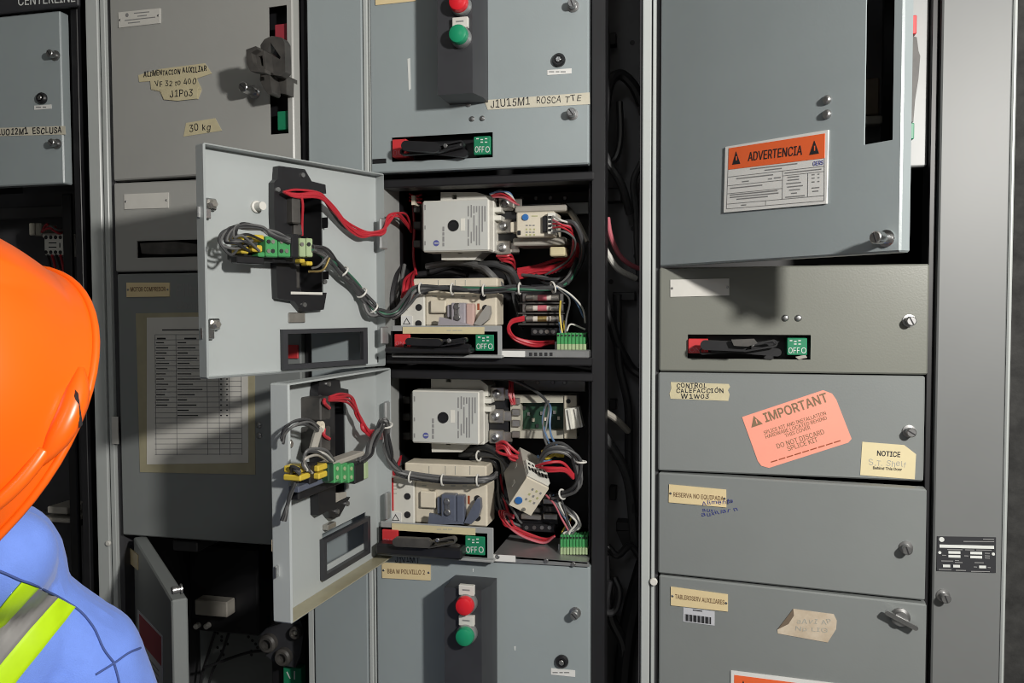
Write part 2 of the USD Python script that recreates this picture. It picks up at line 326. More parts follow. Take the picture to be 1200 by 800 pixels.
def lever_handle(t, rect, red, green, vertical=False, yb=.03, reach=.03, m='plastic', skin_='plastic'):
    """Horizontal operating handle in its recess: red ON plate, black looped lever, green OFF plate."""
    x0, y0, x1, y1 = rect
    hp = t.part('handle_recess', [t.pbox(x0 - 3, y0 - 3, x1 + 3, y1 + 3, yb, yb + .003)], 'black', label='black recess behind the operating handle')
    r = t.part('on_plate', t.pbox(*red, -.006, yb, .001), 'red', hp, label='red ON plate')
    g = t.part('off_plate', t.pbox(*green, -.004, yb, .001), 'green', hp, label='green OFF plate')
    gx0, gy0, gx1, gy1 = green; gh = gy1 - gy0
    t.part('off_lettering', [t.text('OFF', (gx0 + 1.5, gy1 - gh * .12), (gx0 + (gx1 - gx0) * .62, gy1 - gh * .12), gh * .32, -.0046),
        t.text('O', (gx0 + (gx1 - gx0) * .7, gy1 - gh * .12), (gx0 + (gx1 - gx0) * .95, gy1 - gh * .12), gh * .32, -.0046)]
        + [t.ln((gx0 + 3 + k, gy0 + 3 + j), (gx0 + 6 + k, gy0 + 3 + j), 1.2, -.0046) for k, j in ((0, 0), (5, 1), (10, 0), (5, 4), (10, 4)) if gx0 + 6 + k < gx1], 'inkwhite', hp)
    rx0, ry0, rx1, ry1 = red
    t.part('on_lettering', [t.text('ON', (rx0 + 1.5, ry1 - 1.6), (rx0 + (rx1 - rx0) * .6, ry1 - 1.6), (ry1 - ry0) * .3, -.0066), t.text('I', (rx0 + (rx1 - rx0) * .75, ry1 - 1.6), (rx0 + (rx1 - rx0) * .85, ry1 - 1.6), (ry1 - ry0) * .3, -.0066)], 'pinkw', hp)
    cyp = (y0 + y1) / 2; H = (y1 - y0)
    a = rx0 + (rx1 - rx0) * .6; b = gx0 - H * .3
    def loop(xa, xb, yc, hh, hole, yf, th, tilt):
        A, B = t.l(xa, yc + tilt, yf), t.l(xb, yc - tilt, yf); k = abs(t.l(xa, yc + hh, yf)[2] - A[2])
        L = LineString([A[[0, 2]], B[[0, 2]]]).buffer(k)
        if hole: L = L.difference(LineString([A[[0, 2]], B[[0, 2]]]).buffer(k * hole))
        return prism(L, yf, yf + th)
    lv = t.part('lever', [loop(a + 6, a + (b - a) * .52, cyp - H * .04, H * .17, 0, -reach, .010, -H * .03),
                          loop(a + 3, a + (b - a) * .62, cyp + H * .12, H * .2, .5, -reach * .62, .010, H * .06),
                          loop(a + (b - a) * .56, b - 7, cyp - H * .04, H * .25, .55, -reach * .8, .010, H * .1),
                          loop(a + (b - a) * .42, b - 3, cyp + H * .16, H * .09, 0, -reach * .45, .010, -H * .07),
                          t.pbox(a + (b - a) * .12, cyp - H * .2, b - 6, cyp + H * .24, -.002, yb, .002)], m, hp, label='black looped operating lever')
    c = t.l(a + (b - a) * .66, cyp - H * .1, -reach); t.part('pivot', disc(c[0], -reach * .8, c[2], .0035, .002, 12, .0008), 'bolt', hp)
    return hp
def push_station(t, rect, red_at, green_at, depth=.062):
    """Black push-button housing standing off the door: sloping top, chamfered right side."""
    x0, y0, x1, y1 = rect                     # pixel rectangle of the front face
    a = t.l(x0, y0, -depth); b = t.l(x1, y1, -depth)
    X0, X1, Zt, Zb = a[0], b[0], a[2], b[2]; w = X1 - X0; c = w * .2
    pl = Polygon([(X0, 0), (X1 + c * .4, 0), (X1 + c * .4, -depth * .55), (X1 - c * .3, -depth), (X0, -depth)])
    m = trimesh.creation.extrude_polygon(pl, Zt - Zb, engine='earcut'); m.apply_translation((0, 0, Zb))
    p = t.part('push_button_station', m, 'gbox', label='charcoal push-button housing standing off the door')
    for k, (px, py) in (('red', red_at), ('green', green_at)):
        q = t.l(px, py, -depth - .022); r = .0145
        t.part('button_bezel', knob(q[0], -depth, q[2], [(0, 0), (r * 1.12, 0), (r * 1.12, .008), (r * .98, .013), (0, .013)], 24), 'zinc', p)
        t.part(k + '_button', knob(q[0], -depth - .012, q[2], [(0, 0), (r, 0), (r, .007), (r * .9, .0105), (r * .6, .0125), (0, .0132)], 24), k + 'cap', p, label='domed %s push button' % k)
        lp = t.l(px, py - 20, -depth - .004); tp = bx(q[0] - .0125, q[0] + .0125, -depth - .009, -depth, q[2] + r * .9, q[2] + r * 2.0, .001)
        t.part('legend_plate', tp, 'wplate', p)
        t.part('legend_print', bx(q[0] - .006, q[0] + .006, -depth - .0094, -depth - .009, q[2] + r * 1.45, q[2] + r * 1.6), 'inkgrey', p)
    return p

# ------------------------------------------------------------ wireway covers
def cover(label, xa, xb, m):
    t = Thing('wireway_cover', label, 'cabinet panel', (xa, 0, .1))
    t.part('panel', cut(bx(0, xb - xa, 0, .018, 0, 2.15, .0022), bx(.002, xb - xa - .002, .002, .1, .002, 2.148)), m); return t
cv2 = cover('tall plain blue-grey strip panel left of the two opened doors', X(363), X(427), 'paint')
cv4 = cover('tall pale grey strip panel at the right edge bearing the black data plate', X(1099), X(1181), 'cover')
latch(cv4, 1109, 702); latch(cv4, 1112, -60)
dp = Thing('data_plate', 'black engraved data plate with white fields on the right-hand strip panel', 'data plate', like=cv4, px=(1098, 671))
dp.part('plate', dp.poly([(1098.5, 628.3), (1167.3, 629.5), (1167, 671), (1097.8, 668.6)], -.0016, .0015), 'dataplate')
for a, b, r in ((1103.4, 631.9, .0036), (1101.2, 647.3, .0022), (1164, 649, .0022)):
    c = dp.l(a, b, -.002); dp.part('screw', disc(c[0], -.0016, c[2], r, .0012, 12, .0003), 'inkwhite')
dp.part('printed_field', [dp.ln((1101, 639.6), (1165, 641.2), 3.6, -.0019, .0003), dp.ln((1111.5, 647), (1125.5, 647.3), 3, -.0019, .0003), dp.ln((1111.5, 651.5), (1125.5, 651.8), 3, -.0019, .0003),
    dp.ln((1137, 647.6), (1151, 648), 3, -.0019, .0003), dp.ln((1137, 652.4), (1151, 652.7), 3, -.0019, .0003), dp.ln((1105, 662.8), (1113.5, 663), 3, -.0019, .0003), dp.ln((1117, 663.1), (1125, 663.3), 3, -.0019, .0003),
    dp.ln((1147.5, 664), (1155.5, 664.2), 3, -.0019, .0003)], 'inkwhite')
dp.part('printed_line', [dp.ln((a, b), (c, b + .3), .9, -.0019, .0003) for a, b, c in ((1129, 634.2, 1165), (1152, 631.5, 1165), (1110, 643.6, 1128), (1131, 644, 1142), (1144, 644.2, 1162), (1103, 657, 1117), (1119, 656.4, 1124), (1119, 658.7, 1128),
    (1142, 659, 1153), (1100, 667, 1115), (1120, 668, 1132), (1138, 669.3, 1160), (1104, 650.3, 1109), (1130, 651, 1135), (1154, 648, 1160), (1154, 651, 1160), (1154, 653.5, 1160), (1141, 664, 1145), (1157.5, 664.6, 1161))], 'inkgrey')

# ------------------------------------------------------------ right-hand section doors
W4 = X(1089) - X(772.8)
dJ = door('large grey upper right door standing ajar, bearing the orange and white warning sign', 772.8, W4, -999, 312.2, 41, 'paint', holes=[(1014, -40, 1047.5, 166.5)])
for q in ((969.5, 117), (969.5, 134)): rivet(dJ, *q, r=.006)
latch(dJ, 1025, 278, r=.0075, L=.026, m='chrome')
sg = sticker('warning_sign', 'white and orange ADVERTENCIA sign with two triangles on the ajar upper right door', 'warning sign', dJ, [(850, 172), (970.5, 152), (968.5, 238.5), (848, 249)], 'paper', -.0022, .002)
sg.part('orange_band', sg.poly([(854, 173.6), (966.7, 156.2), (966.2, 185.2), (853.3, 198.8)], -.0026, .0004), 'orange')
sg.part('lettering', sg.text('ADVERTENCIA', (876.7, 188.6), (939.8, 181), 10.2, -.003, bold=False), 'ink')
sg.part('warning_triangle', sg.poly([(862.6, 177.4), (858.2, 192.8), (867.4, 191.6)], -.003, .0004), 'ink')
sg.part('warning_triangle', sg.poly([(954.3, 164.6), (948.6, 181.4), (959.7, 179.6)], -.003, .0004), 'ink')
sg.part('exclamation_mark', [sg.ln((862.7, 183), (862.7, 188), 1.2, -.0033), sg.ln((954.4, 170.8), (954.4, 176.6), 1.2, -.0033)], 'orange')
sg.part('company_lettering', sg.text('GERS', (952.6, 194.3), (964.6, 192.6), 5, -.0026), 'logo')
def bi(u, v): # sign body coordinates: u across, v down the white part
    l0, l1 = np.array([853.3, 199]), np.array([851.5, 245.5]); r0, r1 = np.array([966.2, 185.4]), np.array([966, 236]); a = l0 + (l1 - l0) * v; b = r0 + (r1 - r0) * v; return tuple(a + (b - a) * u)
sg.part('ruled_line', [sg.ln(bi(a, b), bi(c, d), .6, -.0025) for a, b, c, d in ((0, .18, 1, .18), (0, .40, .57, .4), (0, .6, .57, .6), (0, .86, 1, .86), (0, .98, 1, .98), (0, 0, 0, .98), (1, 0, 1, .98), (.57, .18, .57, .86), (.83, .3, .83, .86), (.57, .3, 1, .3), (.4, .86, .4, .98))], 'inkgrey')
sg.part('printed_line', [sg.ln(bi(a, v), bi(b, v), 1.2, -.0025) for a, b, v in ((.23, .72, .045), (.38, .56, .115), (.09, .47, .245), (.15, .22, .335), (.03, .36, .47), (.03, .52, .64), (.03, .53, .7), (.1, .42, .76), (.15, .2, .92),
    (.59, .97, .24), (.62, .74, .35), (.62, .74, .42), (.61, .76, .5), (.62, .78, .58), (.64, .75, .66), (.66, .72, .74), (.6, .8, .82), (.87, .9, .35), (.93, .95, .35), (.87, .9, .43), (.93, .95, .43), (.87, .9, .52), (.93, .95, .52), (.87, .95, .66), (.88, .94, .74), (.42, .46, .34), (.48, .55, .33))], 'inkgrey')

dK = door('grey right-hand door with a horizontal ON OFF handle and a blank white plate', 772.8, W4, 313.6, 434.5, 0, 'greenish_dimmed', holes=[(806, 392, 950, 420.5)])
nameplate(dK, [(785.5, 327.6), (854.5, 326.2), (854.6, 346), (785.6, 347.8)], 'wplate', label='blank white nameplate')
for q in ((920.3, 372.5), (935.6, 372.5)): rivet(dK, *q)
latch(dK, 1068.5, 376)
lever_handle(dK, (806, 392, 950, 420.5), (806.5, 397, 830, 414), (922.5, 396, 946, 416), reach=.038)
dK.part('handle_lug', [dK.poly([(857, 398), (884, 397), (888, 402), (876, 406), (860, 405)], -.05, .012)], 'dusty', label='worn metallic lug on the handle')
dK.part('loose_screw', dK.poly([(932, 418), (944, 415.5), (946, 419), (936, 421)], -.003, .004), 'lug', label='small bright screw lying at the handle')

dL = door('grey right-hand door with the salmon IMPORTANT card and a yellow notice', 772.0, W4 * .995, 436.2, 551.2, 0, 'neutral')
latch(dL, 1068.5, 507)
tp = sticker('tape_label', 'cream tape handwritten CONTROL CALEFACCIÓN beside the salmon card', 'label', dL, [(786, 447.5), (854, 449.8), (855.5, 453), (853, 457), (855, 462), (853.5, 469.6), (785.8, 467), (784.6, 461), (786.6, 455)], 'tape')
tp.part('handwriting', [tp.text('CONTROL', (793, 453.6), (828, 454.4), 5.2, -.0011, .0003, hand=.12, bold=True), tp.text('CALEFACCIÓN', (792.5, 459.8), (848, 460.4), 5, -.0011, .0003, hand=.12, bold=True), tp.text('W1W03', (798, 466.6), (831, 467), 5, -.0011, .0003, hand=.12, bold=True)], 'ink')
im = sticker('important_card', 'salmon pink IMPORTANT splice kit card stuck askew on a grey door', 'warning card', dL, [(869.5, 488.5), (964.5, 457), (975, 461), (980, 468), (998, 514), (994, 518.5), (901, 548.2), (892, 545.5), (888, 540)], 'salmon')
im.part('title', im.text('IMPORTANT', (897.5, 494.5), (971.3, 470), 10.5, -.0012, bold=True), 'brownink')
im.part('warning_triangle', im.poly([(883.3, 487.2), (880.6, 501), (894, 496.4)], -.0012, .0004), 'brownink')
im.part('exclamation_mark', im.ln((885.6, 491), (887.3, 496.3), 1.2, -.0015), 'salmon')
im.part('lettering', [im.text('SPLICE KIT AND INSTALLATION', (896, 509), (968.5, 485.6), 4.2, -.0012), im.text('HARDWARE LOCATED BEHIND', (898, 513.8), (969.5, 491.2), 4.2, -.0012), im.text('THIS COVER', (921, 512.4), (950, 502.4), 4.2, -.0012),
    im.text('DO NOT DISCARD', (911.5, 525.4), (966.5, 508), 5.6, -.0012), im.text('SPLICE KIT', (924, 528.4), (959, 517.2), 5.6, -.0012)], 'brownink')
im.part('printed_line', [im.ln((903.5 + 84 * a, 541.3 - 26 * a), (903.5 + 84 * (a + .09), 541.3 - 26 * (a + .09)), 1.3, -.0012) for a in np.arange(0, .95, .11)], 'orangeink')
nt = sticker('notice_card', 'pale yellow NOTICE card with a cut corner at the lower right of a grey door', 'notice', dL, [(1010.5, 517.5), (1059.6, 521.3), (1073.5, 532), (1072, 561.5), (1008, 556.4)], 'notice')
nt.part('title', nt.text('NOTICE', (1027.8, 533.6), (1055, 535.4), 5.8, -.0012, bold=True), 'ink')
nt.part('handwriting', nt.text('S.T. Shelf', (1018, 544.6), (1062, 547), 6.6, -.0011, .0003, hand=.16), 'inkfaint')
nt.part('lettering', nt.text('Behind This Door', (1023, 549.4), (1057, 551.4), 3, -.0012, bold=True), 'ink')

dM = door('grey right-hand door with a cream RESERVA NO EQUIPADA plate and pen scribbles', 772.4, W4 * .985, 553.6, 671.5, 6.0, 'neutral')
latch(dM, 1063.5, 645)
nameplate(dM, [(784, 567.4), (851, 573.6), (851.2, 594.4), (783.6, 588.4)], 'yplate', 'RESERVA NO EQUIPADA', ((789, 581.6), (848, 586.6)), 5)
hw = Thing('pen_scribble', 'dark blue pen scribble under the RESERVA plate', 'handwriting', like=dM, px=(822, 605))
hw.part('handwriting', [hw.text('Alimenta', (823, 591.5), (859, 589), 5, -.0022, .0004, hand=.2), hw.text('aux', (823, 599), (836, 600), 4, -.0006, .0004, hand=.2), hw.text('auxiliar n', (822.5, 605.4), (865, 598.4), 4.6, -.0006, .0004, hand=.2)], 'blueink')
dN = door('lowest grey right-hand door with a wing latch, barcode and torn paper', 773.5, W4 * .985, 673.8, 2000, 7.0, 'neutral', pxh=773)
nameplate(dN, [(786, 687.3), (853, 696.4), (853, 716.4), (786.2, 709)], 'yplate', 'TABLEROSERV AUXILIARES', ((791, 701), (849, 708.2)), 5)
bc = sticker('barcode_label', 'small silver barcode label under the lower right nameplate', 'label', dN, [(800.8, 711.4), (837.5, 716.2), (837.4, 732.8), (800.6, 728)], 'silver')
bc.part('bar', [bc.ln((803 + k * 1.55, 719.3 + k * .2), (803 + k * 1.55, 727.3 + k * .2), .55 + .55 * ((k * 5) % 3), -.0011, .0003) for k in range(20)] + [bc.ln((812, 714.6), (823, 716), 1.2, -.0011, .0003)], 'ink', kind='stuff')
tn = sticker('torn_paper_label', 'torn brownish paper scrap stuck right of the barcode', 'label', dN, [(929.6, 713.2), (977, 719.4), (980.6, 727), (979.8, 737), (970, 752.6), (911.5, 742), (911, 737.5)], 'torn')
tn.part('corner_fold', tn.poly([(911, 737.5), (929.6, 713.2), (930.5, 721), (924, 731)], -.0016, .0007), 'brown')
tn.part('handwriting', [tn.text('aAVI AP', (934, 730), (974, 731), 5, -.0012, .0003, hand=.2), tn.text('Np LIG', (932, 738), (970, 741), 4.5, -.0012, .0003, hand=.2)], 'inkfaint')
c = dN.l(1056, 726, -.012)                    # wing latch
wl = dN.part('wing_latch', knob(c[0], 0, c[2], [(0, 0), (.013, 0), (.013, .003), (.0095, .006), (.0095, .012), (0, .013)], 20), 'bolt')
dN.part('wing', prism(LineString([dN.l(1040, 718, -.014)[[0, 2]], dN.l(1073, 735.5, -.014)[[0, 2]]]).buffer(.0032), -.016, -.010), 'chrome', wl)
w2 = sticker('warning_sign', 'white and orange sign cut off by the bottom edge on the lowest right door', 'warning sign', dN, [(856.6, 785.6), (985, 801.5), (984, 920), (856, 890)], 'paper', -.0022, .002)
w2.part('orange_band', w2.poly([(860.4, 790.6), (980, 806), (979.6, 838), (860, 820)], -.0026, .0004), 'orange')
w2.part('warning_triangle', w2.poly([(871, 797), (865, 814), (877, 815.5)], -.003, .0004), 'ink')

# plate with the vertical handle behind the ajar door, seen in the gap
op = Thing('operator_plate', 'pale grey plate with a vertical handle edge-on behind the ajar upper right door', 'handle plate', tuple(at(1030, 196, .012)))
op.part('plate', op.pbox(1056, -60, 1088.5, 195, .012, .03, .002), 'plate')
op.part('on_plate', op.pbox(1058, 18, 1074.5, 40, -.004, .012, .001), 'red'); op.part('off_plate', op.pbox(1058, 144, 1071.5, 163, -.004, .012, .001), 'green')
op.part('lever', [prism(Polygon(op.xz([(1064, 42), (1074, 44), (1076, 60), (1078, 66), (1076, 92), (1072, 118), (1070, 143), (1063, 143)], -.01)), -.012, .004)], 'dusty')
bp = Thing('breaker_body', 'brown and black breaker body seen through the slot of the ajar upper right door', 'circuit breaker', tuple(at(1010, 170, .2)))
bp.part('body', bp.pbox(985, -30, 1036, 180, .12, .24, .004), 'soot')
bp.part('housing_band', bp.pbox(990, 92, 1031, 136, .112, .13, .003), 'brown'); bp.part('ledge', bp.pbox(990, 136, 1034, 146, .10, .13, .002), 'shadegrey')

# ------------------------------------------------------------ middle section doors
W3 = X(691.5) - X(437.5)
dF = door('blue-grey door above the opened units with a push-button housing and taped name', 436, W3, -999, 203, 0, 'paint', holes=[(459, 158, 577.5, 187)])
push_station(dF, (512, -70, 556.5, 108.5), (536, 1), (536, 39))
latch(dF, 670, 3); latch(dF, 669, 131); reset(dF, 654.3, 69.5); small_label(dF, 641.4, 81, 669.8, 87)
for q in ((549, 122.4), (553.2, 139.4), (565.4, 138.8)): rivet(dF, *q, r=.0045)
lever_handle(dF, (459, 158, 577.5, 187), (459.5, 163, 476, 184), (555, 159.5, 574.5, 181), reach=.04)
dF.part('slot_tag', [dF.pbox(436.5, 186, 452.5, 191.5, -.0008, 0)], 'plastic', label='tiny black tag')
dF.part('paint_scratch', dF.poly([(477.5, 69), (480.5, 68), (481.5, 104), (479, 106)], -.0004, .0004), 'inkwhite', label='white streak of dried paint')
nameplate(dF, [(439.5, -14), (486, -16), (487, 1), (440, 6)], 'yplate')
tf = sticker('tape_label', 'pale tape handwritten J1U15M1 ROSCA TTE above the opened units', 'label', dF, [(566.5, 117.4), (691, 108.2), (691.4, 122), (640, 124.8), (571.5, 128.6), (569.5, 123)], 'paletape')
tf.part('handwriting', [tf.text('J1U15M1', (575, 126), (621, 122.8), 9, -.0011, .0003, hand=.1), tf.text('ROSCA', (629, 121.6), (657, 119.8), 7.6, -.0011, .0003, hand=.1), tf.text('TTE', (662.5, 119.6), (681.5, 118.4), 6.8, -.0011, .0003, hand=.1)], 'ink')

dI = door('blue-grey door below the opened units with red and green push buttons', 437.5, W3, 652.5, 2000, 0, 'paint', pxh=520)
push_station(dI, (520.5, 688, 568, 900), (543.5, 711), (543.5, 747))
latch(dI, 672.5, 722); reset(dI, 658, 776); small_label(dI, 645.6, 784, 674, 791.6)
nameplate(dI, [(447.3, 659), (504.4, 661.4), (504.4, 680), (447.8, 677)], 'yplate', 'BBA M POLVILLO 2', ((454, 671.5), (498, 673)), 5)
dI.part('pen_writing', dI.text('J1V1MT', (463, 658.4), (492, 659.4), 7, -.0004, .0003, hand=.12), 'ink', label='black pen writing on the door')
dI.part('paint_chip', [dI.poly([(602.5, 757), (604.3, 757), (604, 762), (603, 762)], -.0003, .0003), dI.poly([(553.8, 666), (555, 666), (554.6, 670), (554, 670)], -.0003, .0003)], 'inkwhite')

def inside_latch(t, px, py):
    y0 = .0022; c = t.l(px, py, .012)
    p = t.part('latch_bracket', [bx(c[0] - .009, c[0] + .009, y0, y0 + .010, c[2] - .008, c[2] + .008, .002), bx(c[0] + .0, c[0] + .02, y0 + .006, y0 + .009, c[2] - .02, c[2] - .004, .001)], 'chrome', label='bright inner latch bracket')
    t.part('latch_nut', knob(c[0], y0 + .010, c[2], [(0, 0), (.0068, 0), (.0068, .005), (.004, .008), (0, .008)], 6, back=True), 'lug', p)
def hinge(t, px, py0, py1):
    a, b = t.l(px, py0, .03), t.l(px, py1, .03)
    t.part('hinge', [bx(-.001, .016, .022, .028, b[2], a[2], .002)], 'zinc')
def opened_back(t, ring, opening, win, winhole, ybox=.016):
    """Inside of a unit door: black collar of the push-button housing and the framed handle window."""
    y0 = .0022; xs = [p[0] for p in t.xz(opening, y0)]; zs = [p[1] for p in t.xz(opening, y0)]
    x0, x1, z0, z1 = min(xs), max(xs), min(zs), max(zs)
    R = Polygon(t.xz(ring, ybox)).buffer(.001)
    pr = prism(R.difference(sbox(x0, z0, x1, z1)), y0, ybox)
    p = t.part('housing_collar', pr, 'plastic', label='black plastic collar of the push-button housing')
    t.part('housing_well', cut(bx(x0 - .004, x1 + .004, -.058, -.0005, z0 - .004, z1 + .004, .003), bx(x0, x1, -.052, .02, z0, z1)), 'plastic', p)
    xs, zs = [q[0] for q in t.xz(win, y0)], [q[1] for q in t.xz(win, y0)]
    xi, zi = [q[0] for q in t.xz(winhole, y0)], [q[1] for q in t.xz(winhole, y0)]
    t.part('window_frame', prism(sbox(min(xs), min(zs), max(xs), max(zs)).difference(sbox(min(xi), min(zi), max(xi), max(zi))), y0, .010), 'gbox')
    return p, (x0, x1, z0, z1)
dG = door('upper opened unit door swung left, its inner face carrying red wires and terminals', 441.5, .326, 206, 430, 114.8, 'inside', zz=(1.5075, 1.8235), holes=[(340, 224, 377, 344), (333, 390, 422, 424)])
inside_latch(dG, 248, 239); inside_latch(dG, 252, 380)
c = dG.l(309, 241, .022); dG.part('spacer_post', knob(c[0], .0022, c[2], [(0, 0), (.0085, 0), (.0085, .004), (.006, .005), (.006, .018), (0, .018)], 16, back=True), 'tie', label='pale plastic spacer post')
pG, wG = opened_back(dG, [(327, 195), (357, 199), (365, 213), (381, 217), (384, 262), (381, 300), (385, 322), (382, 345), (379, 362), (355, 364), (345, 352), (326, 349), (324, 300), (322, 250), (322, 214), (326, 210)],
    [(340, 225), (377, 228), (377, 343), (341, 342)], [(328, 386), (427, 384), (427, 426), (329, 430)], [(334, 391), (422, 389), (422, 421), (334, 425)])
for q in ((355, 205), (357, 357), (326, 222), (381, 330)):
    c = dG.l(*q, .018); dG.part('screw', knob(c[0], .016, c[2], [(0, 0), (.0042, 0), (.0035, .003), (0, .003)], 10, back=True), 'bolt', pG)
dG.part('contact_block', [dG.pbox(343, 232, 353, 262, .03, -.04, .002), dG.pbox(340, 290, 352, 338, .012, -.04, .002), dG.pbox(345, 262, 356, 276, .022, -.04, .002)], 'dusty', pG)
dG.part('inner_strip', dG.pbox(341, 342, 378, 345, .017, .004), 'wplate', pG, label='pale strip at the foot of the collar')
dG.part('nameplate_clip', [dG.pbox(339, 366, 358, 378, .0055, .0022, .001)], 'lug', label='small metal clip below the collar')
dG.part('edge_scrap', dG.poly([(237, 346), (243.5, 346), (243.5, 361), (237, 361)], -.0004, .0004), 'torn')
hinge(dG, 440, 254, 291); hinge(dG, 440, 383, 404)

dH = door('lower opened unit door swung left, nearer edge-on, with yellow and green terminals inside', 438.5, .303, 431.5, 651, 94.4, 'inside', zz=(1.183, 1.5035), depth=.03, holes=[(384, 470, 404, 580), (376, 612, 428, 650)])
inside_latch(dH, 336, 520); inside_latch(dH, 334, 655)
pH, wH = opened_back(dH, [(375, 447), (383, 443), (398, 446), (399, 455), (408, 457), (410, 500), (408, 548), (412, 560), (410, 582), (398, 604), (391, 607), (384, 598), (374, 603), (373, 560), (372, 500), (373, 460)],
    [(384, 472), (404, 470), (404, 580), (384, 583)], [(374.5, 640), (429, 604), (429, 644), (375, 680)], [(378, 645), (426, 610), (426, 638), (378, 672)])
for q in ((386, 450), (396, 599), (376, 466), (408, 590)):
    c = dH.l(*q, .018); dH.part('screw', knob(c[0], .016, c[2], [(0, 0), (.0042, 0), (.0035, .003), (0, .003)], 10, back=True), 'bolt', pH)
dH.part('contact_block', [dH.pbox(376, 465, 388, 492, .034, .0, .002), dH.pbox(376, 500, 388, 530, .034, .0, .002)], 'dusty', pH)
c = dH.l(376, 500, .04); dH.part('cable_eyelet', knob(c[0], .036, c[2], [(0, 0), (.008, 0), (.008, .006), (.004, .006), (0, .003)], 16, back=True), 'cream', pH, label='cream round eyelet')
dH.part('inner_strip', dH.poly([(381, 578), (404, 576), (404, 582), (381, 594)], .012, .003), 'shadegrey', pH, label='dusty grey strip')
dH.part('edge_scrap', dH.poly([(318, 632), (326, 632), (326, 646), (318, 646)], -.0004, .0004), 'torn')
dH.part('dusty_edge', bx(.003, dH.w - .003, .0024, .0296, .0018, .0034), 'agedtape', label='dusty bottom flange')
c = dH.l(388, 616, .01); dH.part('wire_clip', bx(c[0] - .012, c[0] + .012, .0022, .012, c[2] - .004, c[2] + .004, .001), 'lug')
hinge(dH, 440, 474, 498); hinge(dH, 440, 585, 618)

# ------------------------------------------------------------ left section doors
W2 = .375
dB = door('grey upper left door slightly ajar with a black lever handle and taped labels', 135.5, W2, -999, 211.5, 4.5, 'warm_lifted', holes=[(315.5, 7, 337, 157)])
nameplate(dB, [(138.5, 14.5), (187.5, 9.5), (187.5, 27), (139, 32.5)], 'wplate', label='white nameplate with a tiny emblem')
dB.part('printed_line', [dB.ln(a, b, 1.1, -.0021, .0003) for a, b in (((157, 15.5), (175, 13.8)), ((161, 19), (172, 17.8)), ((146, 24), (182, 20)), ((150, 27), (164, 25.6)))], 'inkgrey')
c = dB.l(149, 17.6, -.002); dB.part('emblem', disc(c[0], -.0018, c[2], .0035, .0005, 12), 'inkgrey')
latch(dB, 284, 101.5, r=.0085, L=.034, m='chrome')
slot = dB.part('handle_recess', dB.pbox(305, 0, 339, 170, .03, .033), 'black', label='black recess of the vertical handle')
dB.part('on_plate', dB.pbox(322, 28, 336, 52, .008, .03, .001), 'wine', slot, label='dark red ON plate'); dB.part('off_plate', dB.pbox(325, 130, 337, 152, .008, .03, .001), 'green', slot, label='green OFF plate')
def pz(pts): return [(280 + a / 4.71, b / 4.71) for a, b in pts]
rnd_ = lambda g, r=.004: g.buffer(-r).buffer(2 * r).buffer(-r)
lev = [prism(rnd_(Polygon(dB.xz(pz([(128, 255), (150, 222), (190, 203), (245, 212), (262, 240), (266, 400), (240, 425), (150, 408), (140, 330)]), -.04))).difference(Polygon(dB.xz(pz([(165, 285), (185, 240), (240, 320), (235, 332), (195, 310)]), -.04))), -.045, -.028),
       prism(rnd_(Polygon(dB.xz(pz([(56, 282), (112, 262), (120, 278), (84, 300), (92, 350), (122, 384), (160, 388), (160, 410), (78, 398), (60, 360)]), -.07)), .0015), -.078, -.062),
       prism(Polygon(dB.xz(pz([(108, 290), (150, 285), (160, 392), (125, 384), (96, 350), (90, 305)]), -.06)).difference(Polygon(dB.xz(pz([(118, 318), (142, 312), (148, 372), (130, 366)]), -.06))), -.066, -.04),
       prism(rnd_(Polygon(dB.xz(pz([(150, 405), (195, 415), (212, 520), (198, 542), (168, 505), (146, 455)]), -.03))), -.045, -.02), prism(Polygon(dB.xz(pz([(200, 415), (262, 415), (262, 520), (215, 512)]), -.02)), -.02, .012)]
dB.part('lever_guard', lev[1], 'dusty', slot); dB.part('lever', [lev[0]] + lev[2:], 'dusty', slot, label='worn black lever handle')
tb = sticker('tape_label', 'three yellowed strips of handwritten tape on the upper left door', 'label', dB, [(162, 88), (186, 81), (240, 74), (248, 86), (230, 92), (236, 105), (232, 116), (192, 117), (187, 107), (177, 105), (176, 95), (163, 96)], 'tape', -.0012, .001)
tb.part('tape_strip', tb.poly([(176, 94.5), (229, 89), (236, 104), (188, 107), (177, 104)], -.0018, .0005), 'tape'); tb.part('tape_strip', tb.poly([(187, 104), (232, 102), (231, 115.5), (208, 118), (192, 116.5)], -.0024, .0005), 'tape')
tb.part('handwriting', [tb.text('ALIMENTACION AUXILIAR', (168, 90), (242, 83), 6, -.0016, .0003, hand=.14, bold=True), tb.text('VF 32 to 400', (181, 102), (230, 98), 6.5, -.0022, .0003, hand=.14), tb.text('J1P03', (199, 114.5), (226, 112), 7.5, -.0028, .0003, hand=.14)], 'ink')
tc = sticker('tape_label', 'small yellowed tape scrap handwritten 30 kg above the opened door', 'label', dB, [(218, 144), (252, 138.4), (260, 153), (215, 160)], 'tape')
tc.part('handwriting', tc.text('30 kg', (222, 154), (247, 151.6), 8, -.0011, .0003, hand=.14), 'ink')

